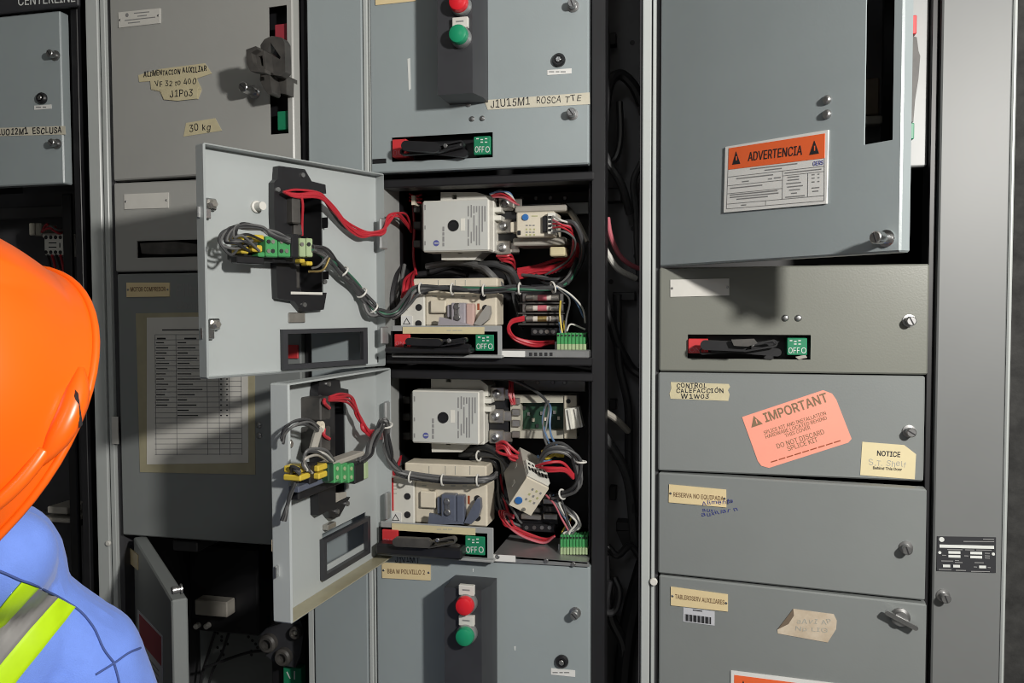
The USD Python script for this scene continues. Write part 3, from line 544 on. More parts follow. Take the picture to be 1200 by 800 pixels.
dC = door('grey left door with a blank white plate, half hidden by the upper opened door', 135.5, W2 - .01, 214.5, 318.5, 0, 'warm_lifted', holes=[(160.5, 281, 262, 301)])
nameplate(dC, [(145.3, 227.5), (197, 225.4), (197.2, 243.6), (145.6, 245)], 'wplate', label='blank white nameplate')
hr = dC.part('handle_recess', dC.pbox(157, 278, 265, 304, .03, .033), 'black', label='black recess of the handle')
dC.part('lever', [dC.poly([(164, 285), (205, 283), (232, 286), (250, 290), (250, 296), (190, 298), (166, 297)], -.004, .02)], 'dusty', hr)
dD = door('dark shaded left door carrying the plastic-covered list, behind the opened doors', 137, W2 - .012, 321, 626, 0, 'neutral')
nameplate(dD, [(148, 331), (198.5, 331), (198.5, 347.3), (148.2, 348)], 'yplate', 'MOTOR COMPRESOR', ((153, 341.4), (194, 341)), 5)
dD.part('faded_writing', [dD.text('Filtro', (207, 347), (240, 347), 14, -.0004, .0003), dD.text('Comp', (207, 362), (235, 362), 10, -.0004, .0003)], 'inkgrey', label='faded writing')
dD.part('on_plate', dD.pbox(331, 404, 349, 420, -.004, 0, .001), 'red', label='red plate')
for q in ((303.5, 498), (304, 510)): rivet(dD, *q)
dc = Thing('document_holder', 'printed list in a taped clear cover on the dark left door', 'document', like=dD, px=(160, 556))
dc.part('backing', dc.poly([(159, 367), (298, 365), (299, 556), (164, 553)], -.0012, .0011), 'agedtape', label='aged clear cover taped round the list')
dc.part('sheet', dc.poly([(172, 372), (290, 370), (291, 542), (172, 544)], -.0018, .0005), 'sheet', label='white printed list')
rows = [392 + k * 6.1 for k in range(24)]
dc.part('table_line', [dc.ln((181.5, y), (283, y - .4), .7, -.0021, .0003) for y in rows] + [dc.ln((x, 392), (x + 1.5, 533), .7, -.0021, .0003) for x in (181.5, 206, 242, 256, 268, 282)], 'inkgrey')
dc.part('printed_line', [dc.ln((190, 386.5), (262, 386), 1.3, -.0021, .0003), dc.ln((184, 396.5), (194, 396.5), 1.8, -.0021, .0003), dc.ln((216, 396.5), (230, 396.5), 1.8, -.0021, .0003)]
    + [dc.ln((183, y + 3.2), (183 + 9 + (k * 5) % 7, y + 3.2), 1.2, -.0021, .0003) for k, y in enumerate(rows[1:14])] + [dc.ln((208, y + 3.2), (208 + 10 + (k * 11) % 20, y + 3.2), 1.2, -.0021, .0003) for k, y in enumerate(rows[1:16])]
    + [dc.ln((x, y + 3.2), (x + 2, y + 3.2), 1.4, -.0021, .0003) for k, y in enumerate(rows[6:16]) for x in (258, 265)], 'ink')
dE = door('open bottom left door swung towards the viewer with a dark red label', 150, .385, 629, 2000, 44.5, 'neutral', pxh=150, holes=[(204, 702, 211.5, 790)])
latch(dE, 201, 692, r=.0052, L=.013)
dE.part('nameplate', dE.poly([(149.5, 640), (161, 650), (161, 668), (150, 658)], -.0018, .0017), 'yplate')
dg = sticker('danger_label', 'white label with a dark red panel on the open bottom left door', 'warning label', dE, [(161, 714), (190, 745), (191, 850), (162, 810)], 'silver')
dg.part('red_panel', dg.poly([(163, 719), (188.5, 746), (188.8, 780), (163.4, 750)], -.0012, .0004), 'wine')
dg.part('printed_line', [dg.ln((165, 760 + k * 6), (186, 786 + k * 6), 1.4, -.0012, .0003) for k in range(6)], 'inkgrey')

# leftmost section
dA = door('farthest left grey door above the orange helmet with two knobs and pale tape', -60, X(78) - X(-60), 16.5, 217, 0, 'paint', pxh=30)
latch(dA, 57, 62); latch(dA, 59, 166.5); reset(dA, 47, 114.5); small_label(dA, 40, 123, 60, 128)
ta = sticker('tape_label', 'pale tape handwritten 1UO12M1 ESCLUSA at the far left above the helmet', 'label', dA, [(-40, 151), (76, 147.5), (77, 157.5), (-40, 160.5)], 'paletape')
ta.part('handwriting', [ta.text('J1UO12M1', (-8, 158.4), (33, 157), 7.5, -.0011, .0003, hand=.1, bold=True), ta.text('ESCLUSA', (38, 156.8), (72, 155.2), 7, -.0011, .0003, hand=.1, bold=True)], 'ink')

# ------------------------------------------------------------ the two open units of the middle section
YB = .2                                     # mounting plates stand this far behind the door plane
def wpt(q):                                 # (px, py, y) on a world plane, or (thing, px, py, y) on a thing's own plane
    return at(*q) if not isinstance(q[0], Thing) else q[0].world(q[0].l(*q[1:]))
class Base(Thing):
    def __init__(s, name, label, cat, px, py, y, **k): super().__init__(name, label, cat, tuple(at(px, py, y)), **k)
    def wire(s, pts, r, m, name='wire', seg=7, label=None):
        j = (lambda i: 0 if i in (0, len(pts) - 1) else min(.0034, r * 1.3))
        pts = [(*q[:-3], q[-3] + rnd.gauss(0, 1) * j(i) * 620, q[-2] + rnd.gauss(0, 1) * j(i) * 620, q[-1] + rnd.gauss(0, 1) * j(i) * .5) for i, q in enumerate(pts)]
        return s.part(name, tube([s.loc(wpt(q)) for q in pts], r, seg), m, label=label)
    def ties(s, pts, r, m='tie'):            # white cable ties round a bundle at ((px, py, y), direction pixel)
        for q, q2 in pts:
            c = s.loc(wpt(q)); d = s.loc(wpt(q2)) - c; d /= np.linalg.norm(d)
            u = np.cross(d, [0, .99, .1]); u /= np.linalg.norm(u); v = np.cross(d, u)
            a = np.arange(13) * math.pi / 6
            ring = [c + r * (math.cos(x) * u + math.sin(x) * v) for x in a]
            s.part('cable_tie', tube(ring, .0016, 6, raw=True), m); 
def unit_pan(label, yt, yb_, yl0, yl1):
    t = Base('equipment_pan', label, 'mounting pan', 446, yb_, 0)
    zt, zb = Zp(570, yt) - t.o[2], Zp(570, yb_) - t.o[2]; W = X(689) - t.o[0]
    t.part('back_plate', bx(.002, W, YB, YB + .004, zb + .002, zt), 'black')
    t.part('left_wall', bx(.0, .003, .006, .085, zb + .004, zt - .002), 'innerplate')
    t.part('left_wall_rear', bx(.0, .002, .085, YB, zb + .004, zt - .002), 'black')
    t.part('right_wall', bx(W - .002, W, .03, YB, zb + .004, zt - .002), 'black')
    t.part('top_rail', bx(-.006, W + .008, .008, .05, zt - .012, zt + .002, .002), 'black')
    t.part('roof', bx(0, W, .05, YB, zt - .002, zt), 'black')
    return t, W, zb, zt
def contactor(label, face, side, tabt, tabb, lugs, body_y=.035, rows=((548, 240, 290),)):
    (x0, y0, x1, y1) = face; f = body_y
    t = Base('contactor', label, 'contactor', (x0 + x1) / 2, y1 + 12, .12)
    o = t.o[1]; fy = f - o
    k = t.part('base', [t.pbox(x0 - 2, y0 + 2, x1 + 8, y1 - 2, fy + .05, YB - o - .004, .003)], 'dusty', label='dark base block')
    t.part('mounting_tab', cut(t.poly(tabt, fy + .035, .05), t.pbox((tabt[0][0] + tabt[1][0]) / 2 - 9, tabt[0][1] + 2, (tabt[0][0] + tabt[1][0]) / 2 - 3, tabt[0][1] + 8, fy + .03, fy + .06)), 'white')
    t.part('mounting_tab', cut(t.poly(tabb, fy + .035, .05), t.pbox((tabb[0][0] + tabb[1][0]) / 2 - 9, tabb[0][1] + 1.5, (tabb[0][0] + tabb[1][0]) / 2 - 4, tabb[2][1] - 3, fy + .03, fy + .06)), 'white')
    c = t.part('cover', [t.pbox(x0, y0, x1, y1, fy, fy + .05, .0025), t.pbox(x1 - 6, y0 + 1, x1 + 6, y1 + 1, fy + .028, fy + .06, .002)], 'white')
    t.part('face_label', t.pbox(x0 + 1.5, y0 + 1.5, x1 - 1.5, y1 - 1.5, fy - .0005, fy + .0001), 'face', c, label='light grey printed face')
    fx, fz = (x1 - x0), (y1 - y0)
    def uv(u, v): return x0 + fx * u, y0 + fz * v
    b = t.l(*uv(.47, .5), fy); t.part('centre_button', knob(b[0], fy, b[2], [(0, 0), (.0095, 0), (.0095, .002), (.0075, .002), (.0068, .0008), (0, .0008)], 20), 'plastic', c, label='round black button')
    b = t.l(*uv(.21, .84), fy); t.part('emblem', disc(b[0], fy - .0004, b[2], .0052, .0006, 16), 'logo', c, label='round blue emblem')
    t.part('emblem_bar', [t.ln(uv(.18, .84), uv(.24, .84), 1.2, fy - .0014, .0004)], 'face', c)
    t.part('printed_field', t.pbox(*uv(.575, .36), *uv(.64, .6), fy - .0009, fy - .0004), 'white', c)
    t.part('type_lettering', [t.ln(uv(.315, .52 + q), uv(.315, .52 + q + w), 2.2, fy - .0009, .0004) for q, w in ((0, .09), (.11, .06), (.19, .1), (.31, .07))], 'inkgrey', c)
    t.part('printed_line', [t.ln(uv(u, v), uv(u, v + w), 1.5, fy - .0009, .0004) for u, v, w in ((.69, .12, .2), (.69, .38, .34), (.69, .75, .14), (.735, .1, .24), (.735, .62, .22), (.775, .12, .14), (.775, .3, .5), (.815, .12, .12), (.815, .5, .38), (.855, .12, .76), (.9, .12, .5), (.94, .12, .3), (.04, .1, .1), (.04, .5, .07), (.04, .8, .08))], 'inkgrey', c)
    for q, (lx, ly) in enumerate(lugs):     # tinned terminal lugs on the right, dark chambers between them
        a = t.l(lx, ly, fy + .05)
        lg = t.part('terminal_lug', [bx(a[0] - .012, a[0] + .014, fy + .05, fy + .056, a[2] - .012, a[2] + .012, .0015), bx(a[0] + .004, a[0] + .028, fy + .054, fy + .060, a[2] - .009, a[2] + .009, .0015)], 'lug')
        t.part('terminal_screw', knob(a[0] - .001, fy + .05, a[2], [(0, 0), (.0075, 0), (.0075, .004), (.004, .006), (.004, .003), (0, .003)], 14), 'bolt', lg)
    t.part('terminal_chamber', [t.pbox(x1 + 6, y0 + 2, lugs[0][0] + 14, y1 + 3, fy + .058, fy + .09, .002)], 'plastic')
    t.part('end_clip', [t.pbox(x1 + 4, y0 + fz * v, x1 + 14, y0 + fz * v + 6, fy + .03, fy + .06, .001) for v in (.14, .3)], 'white')
    for v in (.18, .5, .86):                # line-side terminals on the left
        t.part('line_terminal', t.pbox(x0 - 11, y0 + fz * v - 5, x0 - 2, y0 + fz * v + 4, fy + .07, fy + .1, .0015), 'dusty')
    return t
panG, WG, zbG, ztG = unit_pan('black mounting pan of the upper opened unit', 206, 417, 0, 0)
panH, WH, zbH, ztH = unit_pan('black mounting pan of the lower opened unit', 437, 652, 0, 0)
panG.part('bottom_rail', bx(-.006, WG + .006, -.004, .05, zbG - .014, zbG - .001, .002), 'black')
sh = panG.part('front_shelf', panG.pbox(580, 410, 690, 419, -.006 - panG.o[1], .02, .0015), 'zinc'); panG.part('shelf_tag', panG.pbox(581, 411, 615, 418, -.0075, -.006), 'paper', sh, label='white tag')
panG.part('tag_print', [panG.ln((620 + k * 6, 415), (623.5 + k * 6, 415), 4, -.0066, .0004) for k in range(5)], 'ink', sh)
panG.part('rear_rail', [panG.pbox(600, 238, 692, 252, YB - .03, YB - .02, .001)], 'zinc'); 
for px in (611, 628, 645, 662):
    c = panG.l(px, 232, YB - .004); panG.part('bolt', disc(c[0], YB, c[2], .004, .004, 10, .001), 'bolt')
sh = panH.part('front_shelf', [panH.poly([(578, 650), (690, 659), (690, 664), (578, 658)], -.004, .004), bx(panH.l(578, 650, 0)[0], WH, -.004, .12, zbH + .001, zbH + .004)], 'zinc', label='dusty steel shelf')
panH.part('shelf_tag', panH.poly([(567, 649), (604, 651), (604, 658.5), (567, 656.5)], -.0055, .0012), 'paper', sh, label='white tag')
panH.part('rear_rail', [panH.pbox(574, 436, 686, 458, YB - .03, YB - .02, .001)], 'zinc')
for px in (612, 630, 648, 662):
    c = panH.l(px, 448, YB - .031); panH.part('bolt', disc(c[0], YB - .03, c[2], .004, .004, 10, .001), 'bolt')
for px, py in ((583, 652), (640, 657), (672, 661)):
    c = panH.l(px, py, -.005); panH.part('screw', disc(c[0], -.004, c[2], .004, .003, 10, .001), 'bolt', sh)

cG = contactor('grey-faced contactor with a round black button in the upper open unit', (495, 234, 573, 294.5), None, [(516.5, 225), (558, 225), (578, 231), (578, 240), (516.5, 240)], [(517, 290), (572, 290), (560, 300), (556, 304.5), (517.5, 304.5)], [(592, 238.5), (590, 265), (589, 290)])
cH = contactor('grey-faced contactor with a round black button in the lower open unit', (482.5, 458, 561.5, 520), None, [(505, 440), (556, 440), (572, 452), (572, 464), (505, 464)], [(505.5, 515), (556, 515), (546, 525), (541, 529.5), (506, 529.5)], [(582, 461.5), (581, 487.5), (581, 512)])
cH.part('top_cap', cH.pbox(508, 437, 571, 447, .04, .1, .002), 'shadegrey')

# overload relay on the upper contactor
rl = Base('overload_relay', 'cream overload relay with a blue dial right of the upper contactor', 'overload relay', 628, 288, .08); o = rl.o[1]
b = rl.part('body', [rl.pbox(605, 248, 650, 277.5, .045 - o, .11 - o, .002), rl.pbox(598, 260, 606, 272, .055 - o, .1 - o, .001)], 'cream')
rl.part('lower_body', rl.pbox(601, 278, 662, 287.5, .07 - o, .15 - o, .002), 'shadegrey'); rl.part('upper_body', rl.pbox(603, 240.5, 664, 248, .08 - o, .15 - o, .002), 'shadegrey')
c = rl.l(615.5, 254.5, .044 - o); rl.part('dial', knob(c[0], .045 - o, c[2], [(0, 0), (.0058, 0), (.005, .003), (0, .003)], 16), 'dial', b, label='blue setting dial')
rl.part('connector', [rl.pbox(635.5, 253, 641.5, 272, .038 - o, .05 - o, .001)], 'plastic', b); rl.part('connector_block', rl.pbox(641.5, 249, 650.5, 274, .034 - o, .06 - o, .001), 'white', b)
for k in range(4): rl.part('pin', rl.pbox(642.5, 253 + k * 5, 646, 256 + k * 5, .033 - o, .036 - o), 'ink', b)
rl.part('printed_line', [rl.ln((x, y), (x + 2.6, y), 1.4, .0445 - o, .0004) for x in (616, 620, 624) for y in (264, 272)], 'inkgrey', b)
rl.part('printed_mark', [rl.ln((x, y), (x + 2, y), 2, .0445 - o, .0004) for x in (616, 620.5, 625) for y in (268.6, 275)] + [rl.ln((623, 253), (630, 253), 1.2, .0445 - o, .0004)], 'dot', b)
rl.part('push_pin', rl.pbox(606, 270, 610, 275, .042 - o, .046 - o, .001), 'plastic', b)
rl.part('side_block', rl.pbox(644, 289, 662, 300, .06 - o, .1 - o, .002), 'strip', label='pale yellow connector below the relay')
pn = Base('wire_bundle', 'fan of red, white and grey wires right of the upper overload relay', 'wires', 668, 300, .1)
for k in range(5):
    pn.wire([(648, 253 + 4.6 * k, .03), (658 + k, 256 + 4 * k, .02), (668 + k * 1.5, 266 + 4 * k, .04), (672 - k, 296 + k * 2, .09), (655 - 4 * k, 318 + k, .12)], .0017, ['whitew', 'pinkw', 'redw', 'redw', 'greyw'][k])
pn.wire([(652, 262, .04), (672, 262, .03), (684, 290, .05), (678, 312, .09), (664, 332, .05)], .004, 'dkw'); pn.wire([(660, 240, .15), (672, 252, .1), (688, 284, .08)], .0055, 'shadegrey')
rd = Base('wire_bundle', 'dark red taped wire bundle running under the overload relay', 'wires', 640, 318, .14)
for k in range(5): rd.wire([(606, 316 + k * 2.5, .12), (628, 312 + k * 2.5, .13), (650, 308 + k * 2.2, .13), (672, 300 + k * 2, .11), (676, 285, .1)], .0034, 'redw')
# fat black power cables between contactor and breaker
pc = Base('power_cable', 'fat black power cables arching below the upper contactor', 'cable', 560, 318, .12)
for k, p in enumerate([[(500, 312, .12), (530, 307, .1), (560, 311, .07), (578, 322, .06), (588, 336, .08)], [(505, 318, .12), (540, 311, .11), (566, 318, .08), (580, 332, .08)], [(556, 312, .08), (580, 306, .06), (600, 314, .06), (606, 330, .08)],
    [(565, 309, .1), (588, 311, .07), (601, 322, .07), (604, 336, .09)], [(488, 322, .13), (520, 318, .13), (548, 322, .12)]]): pc.wire(p, .0058, ['greyw', 'rubber', 'dkw', 'rubber', 'rubber'][k], 'cable', 9)
pc = Base('power_cable', 'fat black power cables arching below the lower contactor', 'cable', 560, 545, .12)
for k, p in enumerate([[(548, 527, .1), (572, 524, .07), (588, 532, .06), (597, 548, .08)], [(540, 533, .11), (570, 531, .08), (586, 540, .07), (592, 556, .09)], [(552, 536, .1), (575, 539, .08), (585, 552, .1)], [(500, 540, .13), (530, 538, .13), (560, 546, .12)]]): pc.wire(p, .0062, ['rubber', 'dkw', 'rubber', 'rubber'][k], 'cable', 9)
pc.ties([((561, 534, .075), (572, 534, .07))], .0085)
rc = Base('wire_bundle', 'red wires at the left edge of the upper contactor', 'wires', 487, 245, .1)
for k in range(3): rc.wire([(480, 227 + k * 4, .1), (488, 230 + 4 * k, .09), (494, 228 + 5 * k, .1)], .002, 'redw')
rc.wire([(484, 240, .13), (483, 270, .13), (484, 300, .13), (488, 322, .12)], .0025, 'redw')
rc.part('terminal_tip', rc.pbox(482, 229, 486, 240, -.02, .01), 'cream')
rt = Base('wire_bundle', 'red and blue wires looping over the top lugs of the upper contactor', 'wires', 592, 232, .07)
for k in range(5): rt.wire([(574 + k, 227 + k, .06), (585 + k * 2, 222 + k * 2, .05), (598 + k, 228 + 2 * k, .05), (604 + k, 240, .07)], .0016, ['bluew', 'whitew', 'redw', 'redw', 'pinkw'][k])
rt = Base('wire_bundle', 'short red wires at the lower lugs of the upper contactor', 'wires', 598, 306, .08)
for k in range(4): rt.wire([(582 + k * 2, 300 + k * 2, .05), (592, 299 + k * 2.5, .045), (600, 298 + k * 4, .05), (603, 312 + k, .08)], .0021, 'redw')

# moulded case circuit breakers with their operating mechanism plates
def breaker(label, top, body, left, plate, lilac, dial, holes, yf=.04, red_side=False):
    x0, y0, x1, y1 = body
    t = Base('circuit_breaker', label, 'circuit breaker', (x0 + x1) / 2, y1 + 4, yf); f = 0.0
    b = t.part('case', [t.pbox(*body, f, .05, .0025), t.pbox(x0 + 3, y0 - 4, x1 - 4, y0 + 4, .008, .05, .002)], 'cream'); t.part('mounting_block', t.pbox(x0 + 4, y0 + 4, x1 - 4, y1 - 4, .05, YB - yf - .002), 'black', b)
    t.part('top_strip', [t.pbox(*top, .004, .05, .002)], 'cream', b); t.part('top_seam', [t.ln((top[0] + (top[2] - top[0]) * u, top[1] + 2), (top[0] + (top[2] - top[0]) * u, top[3] - 2), .9, .0035, .0004) for u in (.3, .5, .62, .8)], 'inkfaint', b)
    t.part('left_block', t.pbox(*left, -.002, .05, .002), 'white', label='white side block')
    for q in holes:
        c = t.l(*q, f); t.part('terminal_hole', disc(c[0], -.0022 if q[0] < x0 else 0, c[2], .0058, .0008, 14), 'ink', b)
    bw = x1 - x0; bh = y1 - y0
    t.part('rating_cap', t.pbox(x0 + bw * .07, y0 + bh * .2, x0 + bw * .29, y0 + bh * .6, -.008, .0, .002), 'cream', b)
    t.part('mechanism', [t.pbox(x0 + bw * .36, y0 + bh * .28, x0 + bw * .56, y1, -.02, .0, .002), t.pbox(x0 + bw * .3, y0 + bh * .34, x0 + bw * .4, y0 + bh * .75, -.012, 0, .002)], lilac, b, label='tinted toggle mechanism')
    c = t.l(x0 + bw * .45, y0 + bh * .55, -.02); t.part('mechanism_stud', [disc(c[0], -.02, c[2] + .008, .005, .004, 10, .001), disc(c[0] + .001, -.02, c[2] - .010, .0055, .005, 12, .0015), bx(c[0] - .004, c[0] + .004, -.023, -.02, c[2] - .006, c[2] + .014, .001)], 'bolt', b)
    t.part('mechanism_side', t.pbox(x0 + bw * .57, y0 + bh * .3, x0 + bw * .68, y1, -.016, 0, .002), dial, b)
    arm = [(x0 + bw * .9, y0 + bh * .38), (x0 + bw * .86, y0 + bh * .36), (x0 + bw * .78, y0 + bh * .6), (x0 + bw * .68, y0 + bh * .95), (x0 + bw * .78, y0 + bh * .98), (x0 + bw * .88, y0 + bh * .8), (x0 + bw * .91, y0 + bh * .6)]
    t.part('operating_arm', t.poly(arm, -.018, .012), lilac if red_side else 'armgrey', b, label='curved operating arm')
    t.part('slide_bar', [t.poly([(x0 + bw * .18, y1 - 1), (x0 + bw * .2, y1 - bh * .28), (x0 + bw * .26, y1 - bh * .26), (x0 + bw * .66, y1 - 1)], -.024, .005)], 'bluegrey' if red_side else 'lilac', b)
    t.part('printed_line', [t.ln((x0 + bw * u, y0 + 3), (x0 + bw * (u + .06), y0 + 3), 1.6, -.0004) for u in (.1, .35, .5, .66)] + [t.ln((left[0] + 3, left[1] + k), (left[0] + 9, left[1] + k), 1, -.0024) for k in (5, 9, 13, 18)], 'inkfaint', b)
    t.part('orange_mark', t.pbox(x0 + bw * .73, y0 + bh * .3, x0 + bw * .76, y0 + bh * .5, -.0006, 0), 'orangeink', b)
    if red_side: t.part('red_side_label', t.pbox(left[0] - 1, left[1], left[0] + 5, left[1] + 38, -.0032, -.0018), 'red')
    wl = t.part('warning_label', t.pbox(left[0] + 1, left[3] - 13, left[0] + 14, left[3], -.0034, -.002), 'paper', label='white warning label')
    tri = Polygon(t.xz([(left[0] + 7.5, left[3] - 11), (left[0] + 3, left[3] - 3), (left[0] + 12, left[3] - 3)], -.0038)); t.part('warning_triangle', prism(tri.difference(tri.buffer(-.0011)), -.0038, -.0034), 'ink', wl)
    # operating plate in front
    px0, py0, px1, py1 = plate
    p = Base('operator_plate', label.replace('cream circuit breaker', 'grey handle plate with red ON and green OFF ends'), 'handle plate', (px0 + px1) / 2, py1, -.01)
    m = p.part('plate', [p.pbox(px0, py0, px1, py1, 0, .003, .001), p.pbox(px0, py1 - 3, px1, py1, -.012, .003, .001)], 'plate')
    p.part('rating_strip', p.pbox(px0 + (px1 - px0) * .1, py0 + 1.5, px0 + (px1 - px0) * .84, py0 + 9.5, -.0016, 0), 'strip', label='yellowed label strip')
    p.part('strip_print', [p.ln((px0 + (px1 - px0) * .5 + k, py0 + 5.5), (px0 + (px1 - px0) * .5 + k + 5, py0 + 5.5), 1, -.002, .0003) for k in (0, 7, 13)], 'inkfaint')
    return t, p, m
def plate_handle(p, m, rect, red, green, dusty):
    hp = lever_handle(p, rect, red, green, reach=.045, yb=.0, m='dusty' if dusty else 'plastic')
bG, oG, mG = breaker('cream circuit breaker in the upper open unit', (484, 326, 583, 336.5), (498, 344, 582, 382), (469, 345, 497.5, 383), (459, 381.5, 588, 419), 'lilac', 'pink', [(491.5, 360), (491, 379), (569, 361), (569, 373), (566, 348)])
plate_handle(oG, mG, (461, 391, 580, 412), (462, 391.5, 480, 406), (557, 392, 578.5, 411), False)
bH, oH, mH = breaker('cream circuit breaker in the lower open unit', (474, 544, 570, 558), (486, 566, 571, 615), (456, 560, 485.5, 613), (446, 614.5, 578, 655), 'bluegrey', 'bluegrey', [(478, 581), (478, 602.5), (559.5, 584), (559.5, 606.5)], red_side=True)
plate_handle(oH, mH, (447, 624, 568, 650), (447.5, 621, 466, 638), (545, 628.5, 568, 650), True)
oH.part('base_bar', oH.pbox(440, 640, 541, 653, -.03, .0, .003), 'plastic', label='black bar below the lever'); oG.part('base_bar', oG.pbox(450, 407, 551, 414, -.03, .0, .003), 'plastic', label='black bar below the lever')

# fuse block and terminals of the upper unit
fb = Base('fuse_block', 'dark fuse block holding three glass fuses in the upper open unit', 'fuse holder', 636, 393, .1)
fb.part('base', [fb.pbox(608, 341, 661, 383, .0, .05, .002), fb.pbox(622, 384, 653, 393, -.01, .03, .001), fb.pbox(622, 333, 650, 338, .0, .04, .001)], 'plastic')
for k, py in enumerate((349, 361, 373.5)):
    a, b = fb.l(617, py, -.012), fb.l(655, py, -.012); r = .0052; L = b[0] - a[0]
    def cx(x0, x1, rr): m = trimesh.creation.cylinder(rr, x1 - x0, sections=14); m.apply_transform(trimesh.transformations.rotation_matrix(math.pi / 2, (0, 1, 0))); m.apply_translation(((x0 + x1) / 2, -.012, a[2])); return m
    f = fb.part('fuse', cx(a[0] + L * .2, b[0] - L * .2, r * .92), 'glass', label='glass fuse'); fb.part('fuse_cap', cx(a[0], a[0] + L * .22, r * 1.06), 'lug', f); fb.part('fuse_cap', cx(b[0] - L * .22, b[0], r * 1.06), 'lug', f)
    fb.part('fuse_core', cx(a[0] + L * .36, b[0] - L * .36, r), 'brass' if k == 2 else 'pinkw', f)
    fb.part('fuse_clip', [fb.pbox(x, py - 5.5, x + 4, py + 5, -.012, .002, .001) for x in (612, 656)], 'bolt', kind='stuff')
    fb.part('divider', fb.pbox(607, py + 5.2, 662, py + 7, -.014, .01), 'dusty')
for k in range(4):
    c = fb.l(627 + 7 * k, 388.5, -.0105); fb.part('screw', disc(c[0], -.01, c[2], .0035, .001, 10), 'bolt' if k != 2 else 'lug')
def terminal_strip(label, x0, y0, x1, y1, n, y, mats):
    t = Base('terminal_strip', label, 'terminal block', (x0 + x1) / 2, y1, y); w = (x1 - x0) / n
    t.part('rail', t.pbox(x0 - 2, (y0 + y1) / 2, x1 + 2, y1, .02, .03), 'zinc')
    for k in range(n):
        b = t.part('terminal', [t.pbox(x0 + w * k + .25, y0 + 5, x0 + w * (k + 1) - .25, y1 - 7, .0, .03, .001), t.pbox(x0 + w * k + .25, y0, x0 + w * (k + 1) - .25, y0 + 7, .006, .03, .001)], mats[0])
        t.part('terminal_foot', t.pbox(x0 + w * k + .25, y1 - 8, x0 + w * (k + 1) - .25, y1, -.006, .028, .001), mats[1], b)
        c = t.l(x0 + w * (k + .5), y0 + 3, .005); t.part('terminal_screw', disc(c[0], .006, c[2], .0016, .001, 8), 'ink', b)
    return t
terminal_strip('green and pale green terminal strip at the bottom right of the upper unit', 652, 390, 687, 411, 8, .03, ('tgreen', 'lgreen'))
terminal_strip('bright green terminal strip at the bottom right of the lower unit', 656, 627, 689, 650, 9, .03, ('tgreen', 'lgreen'))
lo = Base('wire_bundle', 'red wires looping left from the fuses in the upper unit', 'wires', 610, 395, .07)
for k in range(3): lo.wire([(614, 371 + k * 2, .08), (601 - k, 375 + k * 2, .06), (597 + k * 1.5, 388, .06), (606 + k, 400 - k, .07), (628, 404 - k * 2, .08), (650, 402 - k, .07)], .0022, 'redw')
lo = Base('wire_bundle', 'thin white, grey and blue wires dropping to the upper terminal strip', 'wires', 665, 370, .06)
for k, (p, m) in enumerate([([(652, 335, .03), (668, 345, .03), (680, 362, .05), (686, 378, .06)], 'whitew'), ([(654, 338, .03), (666, 352, .04), (665, 370, .05), (662, 392, .04)], 'greyw'), ([(655, 378, .06), (658, 384, .05), (657, 393, .04)], 'bluew'), ([(661, 376, .06), (664, 384, .05), (663, 393, .04)], 'yellow'), ([(664, 388, .05), (672, 380, .06), (686, 386, .06)], 'whitew'), ([(652, 336, .03), (672, 350, .04), (684, 372, .06)], 'bluew'), ([(657, 352, .05), (656, 368, .05), (659, 392, .045)], 'yellow')]): lo.wire(p, .0016, m)

# lower unit: empty relay base with a circuit board, the relay dangling in front
rb = Base('relay_carrier', 'cream relay frame with a green circuit board in the lower open unit', 'relay', 640, 515, .09)
fr = Polygon(rb.xz([(598, 462), (675, 463), (675, 514), (598, 513)], 0)).difference(Polygon(rb.xz([(610, 472), (660, 472), (660, 504.5), (610, 504.5)], 0)))
rb.part('frame', prism(fr, 0, .04), 'beige'); pb = rb.part('circuit_board', rb.pbox(608, 470, 662, 506, .02, .024), 'pcb', label='green circuit board')
for k in range(9): rb.part('component', rb.pbox(613 + 5 * k, 476 + (k * 7) % 22, 616 + 5 * k, 480 + (k * 7) % 22, .016, .02), ['ink', 'lug', 'cream'][k % 3], pb)
rb.part('right_flange', [rb.pbox(661, 463, 676, 514, -.004, .0, .001)], 'cream'); c = rb.l(666, 470, -.005); rb.part('flange_hole', disc(c[0], -.004, c[2], .004, .0006, 12), 'ink')
cn = rb.part('connector', rb.poly([(662, 479), (678, 477), (683, 500), (664, 504)], -.03, .02), 'white'); rb.part('connector_rib', [rb.poly([(665, 480), (668, 479.6), (672, 502), (669, 502.6)], -.034, .004), rb.poly([(673, 479), (676, 478.6), (680, 500), (677, 500.6)], -.034, .004)], 'white', cn, kind='stuff')
rb.part('left_bracket', [rb.pbox(600, 466 + 13 * k, 609, 474 + 13 * k, -.006, .0, .001) for k in range(4)], 'lug', kind='stuff')
G0 = np.array(at(617, 558, -.01)); av, bv, cv_ = (np.array(v) for v in ((-.0313, .0127, -.0473), (.0335, .0139, -.0193), (-.027, .072, .034)))
dr = Thing('overload_relay', 'loose beige overload relay dangling tilted on its wires in the lower unit', 'overload relay', tuple(G0))
E1, E2, E3 = av * 1.02, bv * 1.0, cv_ * 1.0
def para(p, a, b, c, sh=0.0):
    q = [p + i * a + j * b + k * c for i in (0, 1) for j in (0, 1) for k in (0, 1)]; return hull(q)
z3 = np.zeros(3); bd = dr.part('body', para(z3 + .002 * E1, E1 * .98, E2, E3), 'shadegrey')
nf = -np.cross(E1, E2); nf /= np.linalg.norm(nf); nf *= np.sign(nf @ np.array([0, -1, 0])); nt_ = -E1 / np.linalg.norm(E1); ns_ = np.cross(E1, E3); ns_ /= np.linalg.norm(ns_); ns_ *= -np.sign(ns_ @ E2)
dr.part('face', para(z3 + nf * .0002, E1, E2, nf * .004), 'cream', bd, label='cream face with dial')
